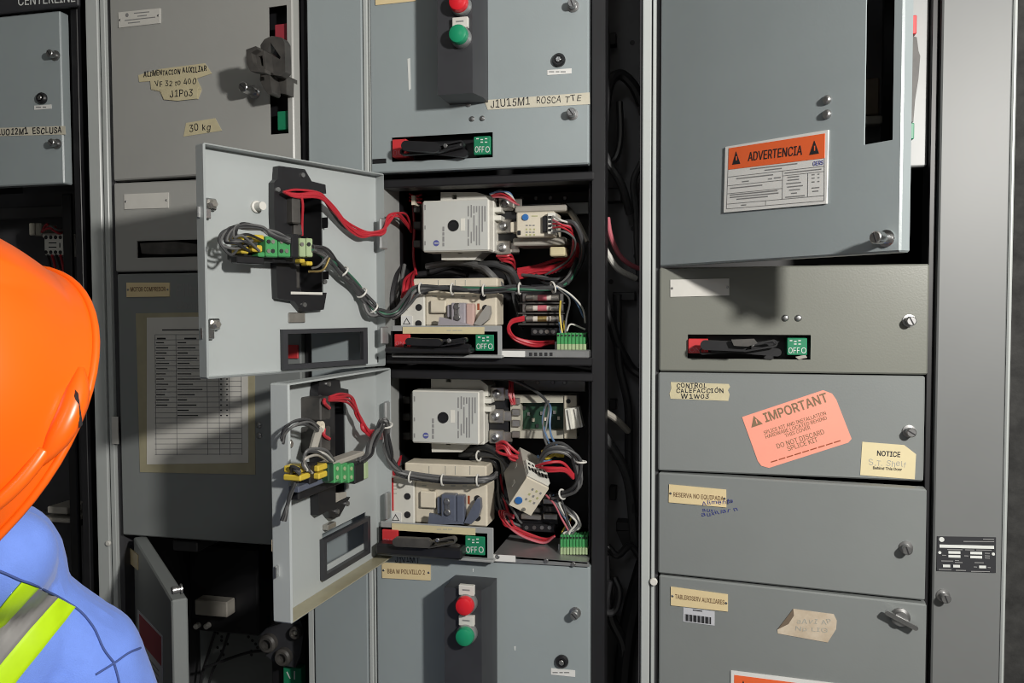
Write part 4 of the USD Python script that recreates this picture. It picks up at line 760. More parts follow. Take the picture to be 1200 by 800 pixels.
p = z3 + E1 * .72 + E2 * .22 + nf * .004; dr.part('dial', trimesh.creation.cylinder(.0062, segment=[p, p + nf * .003], sections=16), 'dial', bd, label='blue setting dial')
for i, (a, b) in enumerate([(a, b) for a in (.2, .38, .56) for b in (.42, .6, .78)]): 
    p = E1 * a + E2 * b + nf * .0042; dr.part('printed_mark', para(p, E1 * .07, E2 * .08, nf * .0004), 'dot' if i % 2 else 'inkgrey', bd)
p = E1 * .9 + E2 * .6 + nf * .0045; dr.part('push_pin', trimesh.creation.cylinder(.0032, segment=[p, p + nf * .002], sections=12), 'lug', bd)
tb_ = dr.part('terminal_row', [para(nt_ * .0005 + E2 * .02 + E3 * .03, nt_ * .006, E2 * .96, E3 * .45)], 'white', bd)
for k in range(6): dr.part('terminal_slot', para(nt_ * .0066 + E2 * (.06 + .15 * k) + E3 * .14, nt_ * .0004, E2 * .08, E3 * .12), 'ink', tb_)
for k in range(5): dr.part('terminal_slot', para(nt_ * .0066 + E2 * (.1 + .17 * k) + E3 * .34, nt_ * .0004, E2 * .1, E3 * .06), 'ink', tb_)
dr.part('side_slot', [para(ns_ * .0003 + E1 * .55 + E3 * .28, ns_ * .0006, E1 * .16, E3 * .1), para(ns_ * .0003 + E1 * .3 + E3 * .62, ns_ * .0006, E1 * .1, E3 * .1)], 'inkfaint', bd, kind='stuff')
dw = Base('wire_bundle', 'thick grey and red wire loop holding the dangling relay', 'wires', 655, 545, .02)
for k in range(5): dw.wire([(632, 540 + k, .02), (642, 524 + k * 2, .0), (662 + k, 522 + k * 2, .0), (680 - k, 540 + k, .01), (676 - k, 568 + k, .02), (655 - k * 2, 578 + k * 1.5, .05)], .0026, ['dkw', 'greyw', 'dkw', 'rubber', 'greyw'][k])
for k in range(4): dw.wire([(628 + k * 3, 546 + k, -.01), (642, 543 + k * 2.2, -.02), (660, 545 + k * 3, -.015), (672, 556 + k * 1.5, .0)], .0024, 'redw')
dw.wire([(636, 528, .03), (640, 536, .02), (648, 534, .02), (654, 530, .03)], .003, 'yellow'); dw.wire([(644, 526, .03), (652, 532, .02), (660, 534, .03)], .003, 'yellow'); dw.wire([(630, 534, .03), (638, 542, .02), (646, 538, .03)], .0022, 'bluew')
dw.ties([((681, 541, .01), (681, 552, .01)), ((659, 579, .04), (648, 582, .05))], .008)
dw = Base('wire_bundle', 'blue-grey wires hanging from the circuit board to the dangling relay', 'wires', 640, 500, .06)
for k in range(4): dw.wire([(643 - k, 470, .08), (640 + k, 478, .05), (636 + k * 2, 496, .04), (638 + k * 2, 512, .03), (642 + k * 4, 524, .02)], .0018, 'bluew' if k % 2 else 'greyw')
dw.wire([(490, 442, .07), (540, 438, .05), (590, 444, .05), (622, 452, .06), (640, 464, .06), (643, 476, .06)], .0026, 'dkw')
dw = Base('wire_bundle', 'red wires looped at the bottom of the lower unit', 'wires', 610, 620, .08)
for k in range(4): dw.wire([(602, 604 + k, .09), (589 + k, 598 + k * 2, .07), (588 + k * 2, 612, .06), (604 + k, 622 + k, .06), (636, 630 + k, .07), (650, 628, .06)], .002, 'redw' if k < 3 else 'pinkw')
for k in range(3): dw.wire([(660 + k * 2, 602, .08), (668, 612 - k * 2, .06), (664 - k * 2, 624, .06), (658 + k, 634, .04)], .0018, ['redw', 'bluew', 'yellow'][k])
dw = Base('wire_bundle', 'grey and white wires curving to the green strip of the lower unit', 'wires', 672, 605, .05)
for k in range(5): dw.wire([(652 + k * 3, 586 + k * 2, .07), (664 + k * 3, 600 + k, .05), (676 + k, 612 + k * 2, .05), (670 - k * 3, 626, .045), (664 + k * 3, 632, .04)], .0018, ['greyw', 'whitew', 'greyw', 'dkw', 'whitew'][k])
dw = Base('wire_bundle', 'red wires beside the dark red lugs at the top of the lower unit', 'wires', 590, 450, .08)
for k in range(4): dw.wire([(592 + k * 2, 437, .12), (597 + k, 446, .09), (598 + k * 1.5, 462, .08), (600 + k, 474, .08)], .002, 'redw')
for k in range(5): dw.wire([(582, 520 + k * 2, .06), (592, 518 + k * 3, .05), (600, 528 + k * 2, .05), (612, 534 + k * 2, .06)], .0026, 'redw')
fb2 = Base('fuse_block', 'dark metal fuse carrier below the dangling relay in the lower unit', 'fuse holder', 630, 622, .1)
fb2.part('base', [fb2.pbox(604, 582, 655, 614, .0, .05, .002), fb2.pbox(612, 614, 650, 623, -.01, .03, .001)], 'plastic')
for k, py in enumerate((585, 594, 603)): fb2.part('fuse_carrier', [fb2.pbox(606 + k * 2, py, 634, py + 6, -.01, .0, .0015), fb2.pbox(636, py - 1, 654, py + 6, -.014, .0, .0015)], ['lug', 'dusty', 'lug'][k])
for k in range(4):
    c = fb2.l(617 + 9 * k, 618, -.0105); fb2.part('screw', disc(c[0], -.01, c[2], .0035, .001, 10), 'bolt')

# ------------------------------------------------------------ terminals and looms on the opened doors
def door_terminals(label, d, spec, x0, x1, yc, zt, y=.05):
    t = Thing('terminal_strip', label, 'terminal block', like=d, px=((x0 + x1) / 2, yc))
    off = t.loc(d.o)[1]
    t.part('carrier', [t.pbox(x0, yc + zt * .1, x1, yc + zt * .72, y - .012, .0165, .002)], 'plastic')
    for a, b, c_, e, yy, m, n in spec: t.part(n, t.pbox(a, b, c_, e, yy, y - .016, .0015), m)
    return t
tG = door_terminals('black, green and yellow terminals on the inside of the upper opened door', dG, [
    (278, 277, 287, 286, .055, 'yellow', 'yellow_terminal'), (289, 278, 297, 290, .05, 'plastic', 'terminal'), (299, 275, 310, 283, .056, 'yellow', 'yellow_terminal'), (283, 289, 292, 297, .058, 'yellow', 'yellow_terminal'), (296, 287, 308, 295, .058, 'yellow', 'yellow_terminal'), (303, 295, 311, 301, .054, 'tgreen', 'terminal'),
    (312, 277, 326, 301, .056, 'tgreen', 'green_terminal'), (327, 277, 341, 301, .056, 'tgreen', 'green_terminal'), (342, 274, 350.5, 302, .06, 'plastic', 'end_stop'), (351.5, 279, 359, 301, .054, 'lgreen', 'pale_terminal'), (359.8, 279, 367, 301, .054, 'lgreen', 'pale_terminal'),
    (278, 300, 310, 309, .05, 'plastic', 'terminal_base'), (352, 303, 358, 308, .05, 'yellow', 'yellow_terminal'), (360, 306, 367, 311, .05, 'yellow', 'yellow_terminal')], 276, 352, 288, 26)
for k, (a, b) in enumerate(((315, 283), (320, 283), (315, 294), (320, 294), (330, 283), (336, 283), (330, 294), (336, 294), (355, 286), (363, 286))):
    c = tG.l(a, b, .057); tG.part('terminal_screw', knob(c[0], .0545 if a > 350 else .0562, c[2], [(0, 0), (.003, 0), (.003, .0012), (0, .0012)], 8, back=True), 'lug' if k % 3 else 'ink')
tH = door_terminals('yellow, black and bright green terminals on the inside of the lower opened door', dH, [
    (351, 545, 361, 553, .058, 'yellow', 'yellow_terminal'), (352, 555, 364, 562, .06, 'yellow', 'yellow_terminal'), (363, 543, 373, 566, .052, 'plastic', 'terminal'), (373, 544, 384, 551, .058, 'yellow', 'yellow_terminal'), (374, 553, 384, 560, .06, 'yellow', 'yellow_terminal'), (350, 564, 384, 571, .05, 'bluegrey', 'terminal_base'),
    (385, 543, 391.5, 564, .06, 'pcb', 'terminal'), (392, 543, 400, 565, .06, 'tgreen', 'green_terminal'), (400.6, 543, 408, 565, .06, 'tgreen', 'green_terminal'), (408.6, 543, 415.5, 565, .06, 'tgreen', 'green_terminal'), (416, 543, 427, 565, .062, 'plastic', 'end_stop'), (427.6, 541, 432, 561, .06, 'lgreen', 'pale_terminal'), (384, 536, 428, 542, .056, 'shadegrey', 'label_carrier')], 350, 428, 554, 24)
for k, (a, b) in enumerate(((395.5, 549), (404, 549), (412, 549), (395.5, 559), (404, 559), (412, 559))):
    c = tH.l(a, b, .061); tH.part('terminal_screw', knob(c[0], .0602, c[2], [(0, 0), (.003, 0), (.003, .0012), (0, .0012)], 8, back=True), 'lgreen')
lp = Base('wire_bundle', 'dark wires looping round the left end of the upper door terminals', 'wires', 290, 290, -.3)
for k in range(7): lp.wire([(dG, 284 + k * 4, 282 + (k % 3) * 6, .058), (dG, 270 + k * 3, 296 - k * 4, .07), (dG, 257 + k * 3, 284 - k, .062), (dG, 266 + k * 3, 269 - k, .055), (dG, 290 + k * 3, 268 - k * .8, .055), (dG, 318, 272 + k * .8, .055), (dG, 340, 279 + k, .06)], .0018, ['dkw', 'greyw', 'rubber', 'greyw', 'dkw', 'greyw', 'rubber'][k])
lr = Base('wire_bundle', 'red wires crossing from the upper opened door into its unit', 'wires', 420, 270, -.05)
for k in range(5): lr.wire([(dG, 332 + 2 * k, 225 + k, .03), (dG, 350, 225 + k * 1.6, .032), (dG, 374, 226 + k * 1.6, .03), (dG, 390, 240 + k * 1.8, .024), (dG, 407, 260 + k * 2, .02), (dG, 424, 270 + k * 1.4, .022), (dG, 438, 272 + k, .03), (449, 268 + k, -.03), (455, 254 + k, -.01), (464, 249 + k, .01), (474, 254 + k * 1.2, .05), (482, 268 + k, .1)], .0019, 'redw')
lr.wire([(dG, 352, 227, .032), (dG, 358, 240, .03), (dG, 353, 262, .025), (dG, 354, 276, .02)], .002, 'redw'); lr.wire([(dG, 378, 231, .024), (dG, 398, 262, .014), (dG, 420, 276, .012), (dG, 432, 277, .016)], .0022, 'dkw')
lg = Base('wire_bundle', 'black and green loom from the upper door terminals across the breaker', 'wires', 440, 345, -.02)
for k in range(6):
    e = (k - 2.5)
    lg.wire([(dG, 366, 291 + e, .055), (dG, 382, 297 + e * 1.6, .035), (dG, 400, 315 + e * 2, .022), (dG, 418, 336 + e * 2, .018), (dG, 436, 360 + e * 1.5, .024), (450, 369 + e, -.035), (464, 367 + e, -.03), (476, 356 + e, -.01), (490, 339 + e, .012), (530, 338.5 + e, .012), (567, 340 + e, .012), (605, 338 + e, .02), (645, 337 + e, .03), (664, 328 + e, .06), (676, 305 + e, .1)], .0028, ['dkw', 'rubber', 'dkw', 'greenw', 'greyw', 'dkw'][k])
lg.wire([(dG, 384, 300, .04), (dG, 374, 312, .04), (dG, 366, 314, .05)], .0018, 'greyw'); lg.wire([(dG, 386, 302, .04), (dG, 378, 316, .04), (dG, 362, 318, .045)], .0018, 'brass')
lg.ties([((dG, 402, 318, .022), (dG, 406, 322, .022)), ((dG, 424, 343, .02), (dG, 428, 347, .02)), ((dG, 437, 361, .024), (dG, 440, 364, .024)), ((493, 338, .012), (500, 338, .012)), ((530, 338.5, .012), (540, 338.5, .012)), ((567, 340, .012), (575, 340, .012)), ((609, 338, .021), (616, 338, .021)), ((648, 336.5, .035), (654, 335, .04))], .0092)
lh = Base('wire_bundle', 'red wires crossing from the lower opened door into its unit', 'wires', 425, 490, -.05)
for k in range(5): lh.wire([(dH, 386, 465 + k, .036), (dH, 400, 464 + k * 1.4, .036), (dH, 412, 466 + k * 1.6, .03), (dH, 417 + k, 484 + k, .026), (dH, 427, 500 + k, .03), (dH, 437, 505 + k * 1.5, .03), (448, 506 + k * 2, .0)], .0019, 'redw')
lh.wire([(dH, 380, 468, .036), (dH, 381, 474, .04), (dH, 386, 478, .036)], .0026, 'redw'); lh.wire([(dH, 380, 502, .036), (dH, 381, 510, .04), (dH, 386, 514, .036)], .0026, 'redw')
lk = Base('wire_bundle', 'grey loom from the lower door terminals across the lower breaker', 'wires', 450, 540, -.02)
for k in range(6):
    e = k - 2.5
    lk.wire([(dH, 420, 540 + e, .058), (dH, 431, 536 + e, .06), (dH, 437 + e, 520, .05), (444 + e, 500, -.05), (450 + e, 490 + abs(e), -.045), (453 + e * 1.2, 505, -.03), (454 + e, 528, -.02), (462, 549 - e, -.005), (478, 558 + e, .012), (520, 562 + e, .012), (567, 562 + e, .012), (582, 556 + e, .05)], .0028, ['greyw', 'dkw', 'greyw', 'greyw', 'rubber', 'dkw'][k])
lk.ties([((453, 498, -.035), (454, 506, -.03)), ((481, 559, .012), (490, 560, .012)), ((519, 562, .012), (528, 562, .012)), ((560, 562.5, .012), (568, 562.5, .012))], .0092)
lq = Base('wire_bundle', 'thin grey wires looping left of the lower door terminals', 'wires', 360, 510, -.3)
for k in range(4): lq.wire([(dH, 374, 500 + k * 2, .04), (dH, 362, 493 + k * 1.5, .05), (dH, 346, 492 + k * 2, .045), (dH, 332 + k, 504 + k, .035), (dH, 329 + k, 514 + k * 2, .03)], .0018, ['dkw', 'rubber', 'greyw', 'dkw'][k])
for k in range(5): lq.wire([(dH, 392 - k * 2, 540, .06), (dH, 380 - k * 2, 528 + k, .07), (dH, 362 - k, 526 + k * 2, .07), (dH, 354 + k, 540 + k, .064), (dH, 358 + k * 2, 550 + k, .062)], .0018, ['greyw', 'whitew', 'greyw', 'dkw', 'shadegrey'][k])
for k in range(3): lq.wire([(dH, 352, 550 + k * 3, .06), (dH, 344, 545 + k * 2, .05), (dH, 341 + k, 556, .045), (dH, 346, 566 + k, .045), (dH, 342 - k, 580 + k * 2, .04), (dH, 330 + k * 2, 610, .03)], .0024, ['rubber', 'greyw', 'dkw'][k])
lq.part('wrap', tube([lq.loc(wpt(q)) for q in ((dH, 366, 530, .04), (dH, 370, 515, .04), (dH, 374, 502, .038))], .006, 8), 'shadegrey', label='beige wire wrap')

# odds and ends of wiring that fill the two units
ex = Base('wire_sleeve', 'black sleeve and cable hanging at the left wall of the upper unit', 'cable', 460, 372, .03)
ex.wire([(465, 312, .09), (459, 330, .06), (458, 350, .04), (463, 372, .05)], .008, 'rubber', 'sleeve', 9); ex.wire([(474, 310, .1), (470, 330, .08), (474, 352, .07)], .0035, 'greyw')
ex = Base('wire_bundle', 'red connectors and wires at the left end of the upper breaker', 'wires', 478, 345, .05)
for k in range(4): ex.wire([(486, 318, .12), (478 + k * 2, 328 + k, .06), (474 + k * 3, 338 + k * 2, .03), (471 + k, 352 + k * 4, .045)], .0028, 'redw')
ex.part('red_cap', ex.pbox(470, 346, 476, 366, -.01, .02, .002), 'red')
ex = Base('wire_bundle', 'red and grey wires at the left end of the lower breaker', 'wires', 466, 548, .05)
for k in range(3): ex.wire([(470, 530, .12), (464 + k * 2, 538 + k, .08), (460 + k * 3, 548 + k * 2, .05), (458 + k, 560, .06)], .0026, 'redw' if k < 2 else 'greyw')
ex = Base('wire_bundle', 'dark thin wires sagging behind the fuses of the upper unit', 'wires', 600, 350, .12)
for k in range(5): ex.wire([(592 + k * 3, 318, .15), (598 + k * 2, 335 + k * 3, .13), (604 + k, 358 + k * 2, .12), (612, 386 - k * 2, .13)], .0032, ['dkw', 'greyw', 'rubber', 'dkw', 'greyw'][k])
for k in range(3): ex.wire([(612 + k * 8, 322, .12), (634 + k * 4, 327 + k * 2, .1), (656, 331 - k * 2, .1), (670, 322, .12)], .003, ['greyw', 'dkw', 'rubber'][k])
ex = Base('wire_bundle', 'dark thin wires tangled left of the dangling relay', 'wires', 585, 590, .1)
for k in range(6): ex.wire([(578 + k * 2, 548 + k * 2, .12), (584 + k, 566 + k * 3, .1), (582 + k * 3, 588, .09), (592 + k * 4, 608 + k, .1), (612 + k * 3, 618, .1)], .0024, ['dkw', 'greyw', 'rubber', 'dkw', 'redw', 'greyw'][k])
for k in range(5): ex.wire([(640 + k * 4, 580, .06), (650 + k * 3, 592 + k, .05), (660 + k * 2, 606 + k * 2, .05), (668 + k, 624, .05)], .0018, ['pinkw', 'greyw', 'bluew', 'whitew', 'dkw'][k])

# ------------------------------------------------------------ open wireway of the middle section
YW = .17
wc = Thing('wireway_backing', 'dark grey perforated backing inside the open vertical wireway', 'backing panel', tuple(at(709, 400, YW))); wc.o[2] = .1
UsdGeom.Xformable(wc.prim).GetOrderedXformOps()[0].Set(Gf.Vec3d(*wc.o))
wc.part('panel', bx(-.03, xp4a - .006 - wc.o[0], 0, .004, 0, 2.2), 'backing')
for px, py in ((718, 45), (741, 50), (722, 230), (742, 268), (745, 300), (716, 330)):
    c = wc.l(px, py, -.0005); wc.part('hole', disc(c[0], 0, c[2], .0045, .0004, 10), 'ink')
wc.part('bracket', [wc.pbox(722, 612, 744, 622, -.03, 0, .001), wc.poly([(722, 622), (744, 622), (735, 640), (730, 640)], -.03, .02)], 'black'); wc.part('bracket', [wc.pbox(718, 342, 744, 352, -.03, 0, .001)], 'black'); wc.part('bracket', [wc.pbox(710, 220, 728, 236, -.03, 0, .001)], 'black')
wc.part('clip', [wc.pbox(714, 570, 722, 586, -.02, 0, .001), wc.pbox(714, 468, 722, 480, -.02, 0, .001), wc.pbox(714, 38, 722, 52, -.02, 0, .001)], 'black', kind='stuff')
def bundle(label, runs, ky=1.0):
    runs = [([(a, b, c * ky) for a, b, c in p], r, m) for p, r, m in runs]
    t = Base('power_cable', label, 'cable', runs[0][0][1][0], runs[0][0][1][1], .2)
    for pts, r, m in runs: t.wire(pts, r, m, 'cable', 9)
    return t
bundle('thick black cables looping inside the upper open wireway', [([(704, 175, .12), (712, 108, .15), (724, 88, .18), (738, 98, .2), (752, 122, .22)], .009, 'rubber'), ([(706, 110, .15), (708, 60, .18), (706, 0, .2)], .008, 'dkw'), ([(704, 172, .12), (716, 192, .14), (728, 214, .16), (738, 250, .2)], .007, 'dkw'), ([(712, 190, .15), (724, 184, .15), (728, 160, .16), (726, 120, .18)], .006, 'rubber'), ([(752, 190, .2), (744, 215, .2), (742, 250, .2), (746, 290, .2), (750, 330, .2)], .006, 'dkw')], .66)
bundle('pink and white cables crossing the open wireway', [([(712, 255, .12), (716, 275, .12), (726, 298, .14), (738, 308, .17), (752, 316, .2)], .0042, 'pinkw'), ([(706, 286, .12), (712, 300, .12), (724, 314, .14), (745, 326, .18)], .005, 'whitew')], .66)
bundle('black cables hanging in the lower open wireway', [([(700, 330, .12), (712, 372, .14), (722, 400, .16), (740, 430, .2), (752, 440, .2)], .008, 'rubber'), ([(702, 505, .12), (720, 520, .14), (738, 560, .18), (744, 640, .2)], .008, 'dkw'), ([(724, 345, .16), (726, 420, .17), (730, 480, .17), (738, 540, .18), (742, 600, .19)], .007, 'rubber'), ([(712, 640, .15), (726, 652, .15), (738, 640, .17), (752, 656, .18)], .006, 'rubber'), ([(714, 680, .12), (712, 710, .12), (722, 716, .12), (726, 690, .13), (720, 676, .14)], .006, 'rubber'), ([(708, 650, .14), (716, 720, .15), (728, 760, .17), (722, 830, .18)], .009, 'rubber'), ([(756, 660, .18), (740, 720, .18), (732, 790, .18), (730, 850, .18)], .016, 'black')], .66)
bundle('grey taped cable end sloping out of the lower wireway', [([(696, 472, .06), (708, 480, .08), (722, 490, .12), (736, 505, .16)], .0055, 'shadegrey')], .66)

# ------------------------------------------------------------ bottom of the left section: open compartment
bk = Thing('compartment_backing', 'dark grey perforated back plate in the open bottom left compartment', 'backing panel', tuple(at(150, 800, .3))); bk.o[2] = .2
UsdGeom.Xformable(bk.prim).GetOrderedXformOps()[0].Set(Gf.Vec3d(*bk.o))
bk.part('plate', bx(S2.o[0] + .004 - bk.o[0], xp3a - .006 - bk.o[0], 0, .004, 0, Zp(250, 632) - .2 + .02), 'neutral')
for k in range(22):
    px, py = 255 + (k % 4) * 3.2 + (38 if k > 10 else 0) + rnd.uniform(-2, 2), 725 + (k % 11) * 4.2
    c = bk.l(px, py, -.0005); bk.part('hole', disc(c[0], 0, c[2], .0035, .0004, 8), 'ink')
bk.part('top_bracket', [bk.pbox(202, 634, 231, 646, -.28, -.2, .002)], 'rail')
bb = Base('compartment_box', 'black box with a pale ledge inside the open bottom left compartment', 'equipment box', 270, 735, .2)
bb.part('body', bb.pbox(222, 640, 302, 742, .0, .08, .004), 'black'); bb.part('ledge', bb.pbox(228, 704, 266, 722, -.03, .0, .002), 'shadegrey')
for q in ((231, 733), (243, 733)):
    c = bb.l(*q, -.005); bb.part('stud', disc(c[0], 0, c[2], .006, .012, 10, .002), 'tie')
bundle('black cables curving down inside the open bottom left compartment', [([(252, 740, .22), (248, 760, .24), (236, 790, .25), (230, 830, .25)], .003, 'rubber'), ([(268, 742, .22), (262, 765, .24), (246, 790, .25), (236, 840, .25)], .003, 'rubber'), ([(240, 782, .2), (290, 764, .2), (330, 762, .2)], .003, 'rubber')])
dh = Base('disconnect_handle', 'black rotary disconnect handle with two round bosses below the lower opened door', 'handle', 330, 790, .06)
fp = dh.poly([(306, 742), (312, 736), (340, 727), (352, 726), (356, 740), (352, 768), (346, 782), (324, 778), (312, 768)], 0, .014)
lv = dh.part('handle_plate', fp, 'gbox')
for (px, py, r) in ((316, 752, .017), (349, 739, .012), (334, 768, .016)):
    c = dh.l(px, py, 0); dh.part('boss', knob(c[0], 0, c[2], [(0, 0), (r, 0), (r, .010), (r * .8, .014), (r * .55, .014), (r * .5, .006), (0, .006)], 22), 'dusty', lv, label='round boss with a recessed centre')
c = dh.l(349, 739, 0); dh.part('boss_screw', disc(c[0], -.006, c[2], .005, .004, 10, .001), 'lug', lv)
dh.part('off_plate', dh.pbox(332, 782, 353, 812, .012, .03, .001), 'green', label='green OFF plate'); dh.part('off_print', [dh.ln((336, 787), (340, 795), 1.4, .0115), dh.ln((345, 786), (345, 796), 1.4, .0115)], 'inkwhite')
dh.part('mounting_bar', dh.pbox(318, 716, 358, 830, .03, .05, .002), 'black')
sb = Base('frame_strip', 'pale grey vertical frame strip right of the rotary disconnect handle', 'frame strip', 362, 800, .004); sb.o[2] = .1
UsdGeom.Xformable(sb.prim).GetOrderedXformOps()[0].Set(Gf.Vec3d(*sb.o))
sb.part('strip', bx(X(354.5) - sb.o[0], X(361) - sb.o[0], 0, .008, 0, Zp(358, 640) - .1, .001), 'trim')

# ------------------------------------------------------------ leftmost section: dark open bay behind the helmet
lb = Base('bay_backing', 'dark brownish back plate of the open bay behind the orange helmet', 'backing panel', -40, 700, .3)
lb.part('plate', bx(-.1, xp2a - .008 - lb.o[0], 0, .004, -.6, Zp(40, 226, .3) - lb.o[2]), 'soot')
lb.part('rail', lb.pbox(-20, 242, 78, 256, -.05, -.04, .002), 'rail'); lb.part('upright', lb.pbox(80, 226, 90, 900, -.2, -.19, .002), 'black')
mc = Base('contactor', 'small white contactor with black terminal holes above the orange helmet', 'contactor', 62, 300, .2)
cb = mc.part('body', [mc.pbox(51, 274, 74.5, 299, .0, .06, .003), mc.pbox(49, 273, 75, 278, .01, .06, .002)], 'white')
for k in range(4):
    for py in (278, 295.5):
        c = mc.l(54 + 5.6 * k, py, 0); mc.part('terminal_hole', disc(c[0], .0, c[2], .0042, .0008, 10), 'ink', cb)
mc.part('printed_line', [mc.ln((57, 284.5), (66, 284.5), 1, -.0004), mc.ln((57, 289.5), (66, 289.5), 1, -.0004), mc.ln((70, 284.5), (70, 290), 1.6, -.0004)], 'ink', cb)
rr = Base('relay', 'two beige relay sockets left of the small white contactor', 'relay', 40, 276, .22)
rr.part('socket', rr.pbox(33.5, 261, 40, 275.5, 0, .05, .002), 'beige'); rr.part('socket', rr.pbox(41, 261, 47.5, 275.5, 0, .05, .002), 'beige')
ww = Base('wire_bundle', 'dark red wires around the small white contactor', 'wires', 60, 270, .2)
for k in range(4): ww.wire([(49 + k, 272 - k, .2), (54 + k, 267 - k, .19), (62, 267 + k, .19), (66 + k * 2, 272, .2), (76, 270 - k, .22)], .0025, 'redw' if k < 3 else 'greyw')
for k in range(4): ww.wire([(56 + 5 * k, 299, .2), (58 + 5 * k, 312, .22), (62 + 5 * k, 340, .24), (60 + 6 * k, 380, .25)], .0028, 'redw' if k % 2 else 'rubber')
bundle('tangle of grey cables in the dark wireway right of the helmet', [([(100, 250, .2), (96, 300, .22), (101, 380, .2), (97, 470, .22), (103, 560, .2)], .006, 'rubber'), ([(118, 540, .2), (108, 560, .16), (104, 590, .16), (110, 600, .18)], .003, 'greyw'), ([(104, 545, .2), (112, 570, .17), (104, 600, .17), (106, 620, .2)], .003, 'greyw'), ([(94, 180, .2), (98, 195, .2), (107, 205, .2)], .006, 'greyw')])
tr = Base('wireway_bracket', 'dull grey brackets in the dark wireway beside the tape-labelled post', 'bracket', 97, 120, .15)
tr.part('bracket', tr.pbox(88, 118, 106, 136, .0, .03, .002), 'rail'); tr.part('bracket', tr.pbox(90, 224, 107, 232, .0, .03, .002), 'rail'); tr.part('bracket', tr.pbox(92, 300, 110, 330, .0, .03, .002), 'rail')
rk = Base('document_tray', 'pale ledges showing between the helmet rim and the shoulder', 'shelf', 70, 600, .15)
rk.part('ledge', rk.pbox(55, 594, 78, 602, 0, .06, .002), 'shadegrey'); rk.part('ledge', rk.pbox(46, 607, 82, 612, 0, .08, .002), 'shadegrey'); rk.part('riser', rk.pbox(50, 600, 90, 616, .05, .09), 'soot')

# small details on the posts
c = S2.l(133, 634, .012); S2.part('post_screw', disc(c[0], .0, c[2], .005, .004, 12, .001), 'tie')
c = S4.l(766, 681, -.001); S4.part('post_screw', disc(c[0], .0, c[2], .006, .005, 12, .001), 'tie')
S2.part('post_tag', S2.pbox(131, 488, 138.5, 520, -.001, 0), 'wplate', label='small white tag')

# ------------------------------------------------------------ the person in helmet and blue shirt
def cpt(px, py, depth):                     # a point by its pixel and its distance along the view axis
    return C + depth * (FW + RT * (px - 600) / F + UP * (400 - py) / F)
def bones(chains, fine=.012, it=14):
    ms = []
    for ch in chains:
        for (a, ra), (b, rb_) in zip(ch[:-1], ch[1:]):
            s1, s2 = trimesh.creation.icosphere(2, ra), trimesh.creation.icosphere(2, rb_); s1.apply_translation(a); s2.apply_translation(b)
            ms.append(man(hull(np.vstack([s1.vertices, s2.vertices]))))
    q = manifold3d.Manifold.batch_boolean(ms, manifold3d.OpType.Add).simplify(fine * .12).refine_to_length(fine)
    m = unman(q); m = tm(m.vertices, m.faces); trimesh.smoothing.filter_taubin(m, lamb=.5, nu=.52, iterations=it); return m
HC = cpt(-86, 480, .635)                     # centre of the helmet rim
pe = Thing('person', 'person with an orange helmet and blue shirt with yellow and grey stripes, seen from behind', 'person', (float(HC[0]), float(HC[1]), 0.0))
shR, shL, nk = cpt(88, 778, .80), cpt(-300, 800, .72), cpt(-20, 672, .755)
mid = (shR + shL) / 2; acr = (shR - shL); acr[2] = 0; acr /= np.linalg.norm(acr); fwd = np.cross([0, 0, 1.0], acr)   # facing direction
dn = np.array([0, 0, -1.0]); V = lambda a, f, z: np.array([mid[0], mid[1], 0]) + acr * a + fwd * f + np.array([0, 0, z])
zs = mid[2]
elR = shR + acr * .05 + dn * .29 - fwd * .02; elL = shL - acr * .05 + dn * .29 - fwd * .02
wrR = elR + fwd * .20 + dn * .14 - acr * .05; wrL = elL + fwd * .20 + dn * .14 + acr * .05
shirt = bones([[(cpt(-4, 657, .70), .047), (nk, .062)], [(cpt(-60, 668, .70), .047), (cpt(-4, 657, .70), .047)], [(nk, .07), (nk + dn * .02, .072)], [(nk, .066), (nk + dn * .07 + fwd * .0, .085)], [(nk + dn * .03, .062), (shR, .062)], [(nk + dn * .03, .062), (shL, .062)],
    [(shR, .062), (V(.13, .0, zs - .16), .10), (V(.11, 0, zs - .36), .10), (V(.1, 0, zs - .5), .11)], [(shL, .062), (V(-.13, .0, zs - .16), .10), (V(-.11, 0, zs - .36), .10), (V(-.1, 0, zs - .5), .11)],
    [(V(.09, -.01, zs - .1), .11), (V(-.09, -.01, zs - .1), .11)], [(V(.1, .0, zs - .25), .115), (V(-.1, .0, zs - .25), .115)], [(V(.09, 0, zs - .5), .115), (V(-.09, 0, zs - .5), .115)], [(nk + dn * .05, .07), (V(0, 0, zs - .12), .11), (V(0, 0, zs - .5), .12)],
    [(shR, .062), (elR, .05), (wrR, .04)], [(shL, .062), (elL, .05), (wrL, .04)]], .010, 10)
sv = np.array(shirt.vertices); shirt.vertices = sv + np.array(shirt.vertex_normals) * ((meshkit.fbm(sv * 22, 3, 5) - .5) * .007)[:, None]
tl = lambda m: tm(np.asarray(m.vertices) - pe.o, m.faces)
ps = pe.part('shirt', tl(shirt), 'shirt', smooth=True, label='blue work shirt')
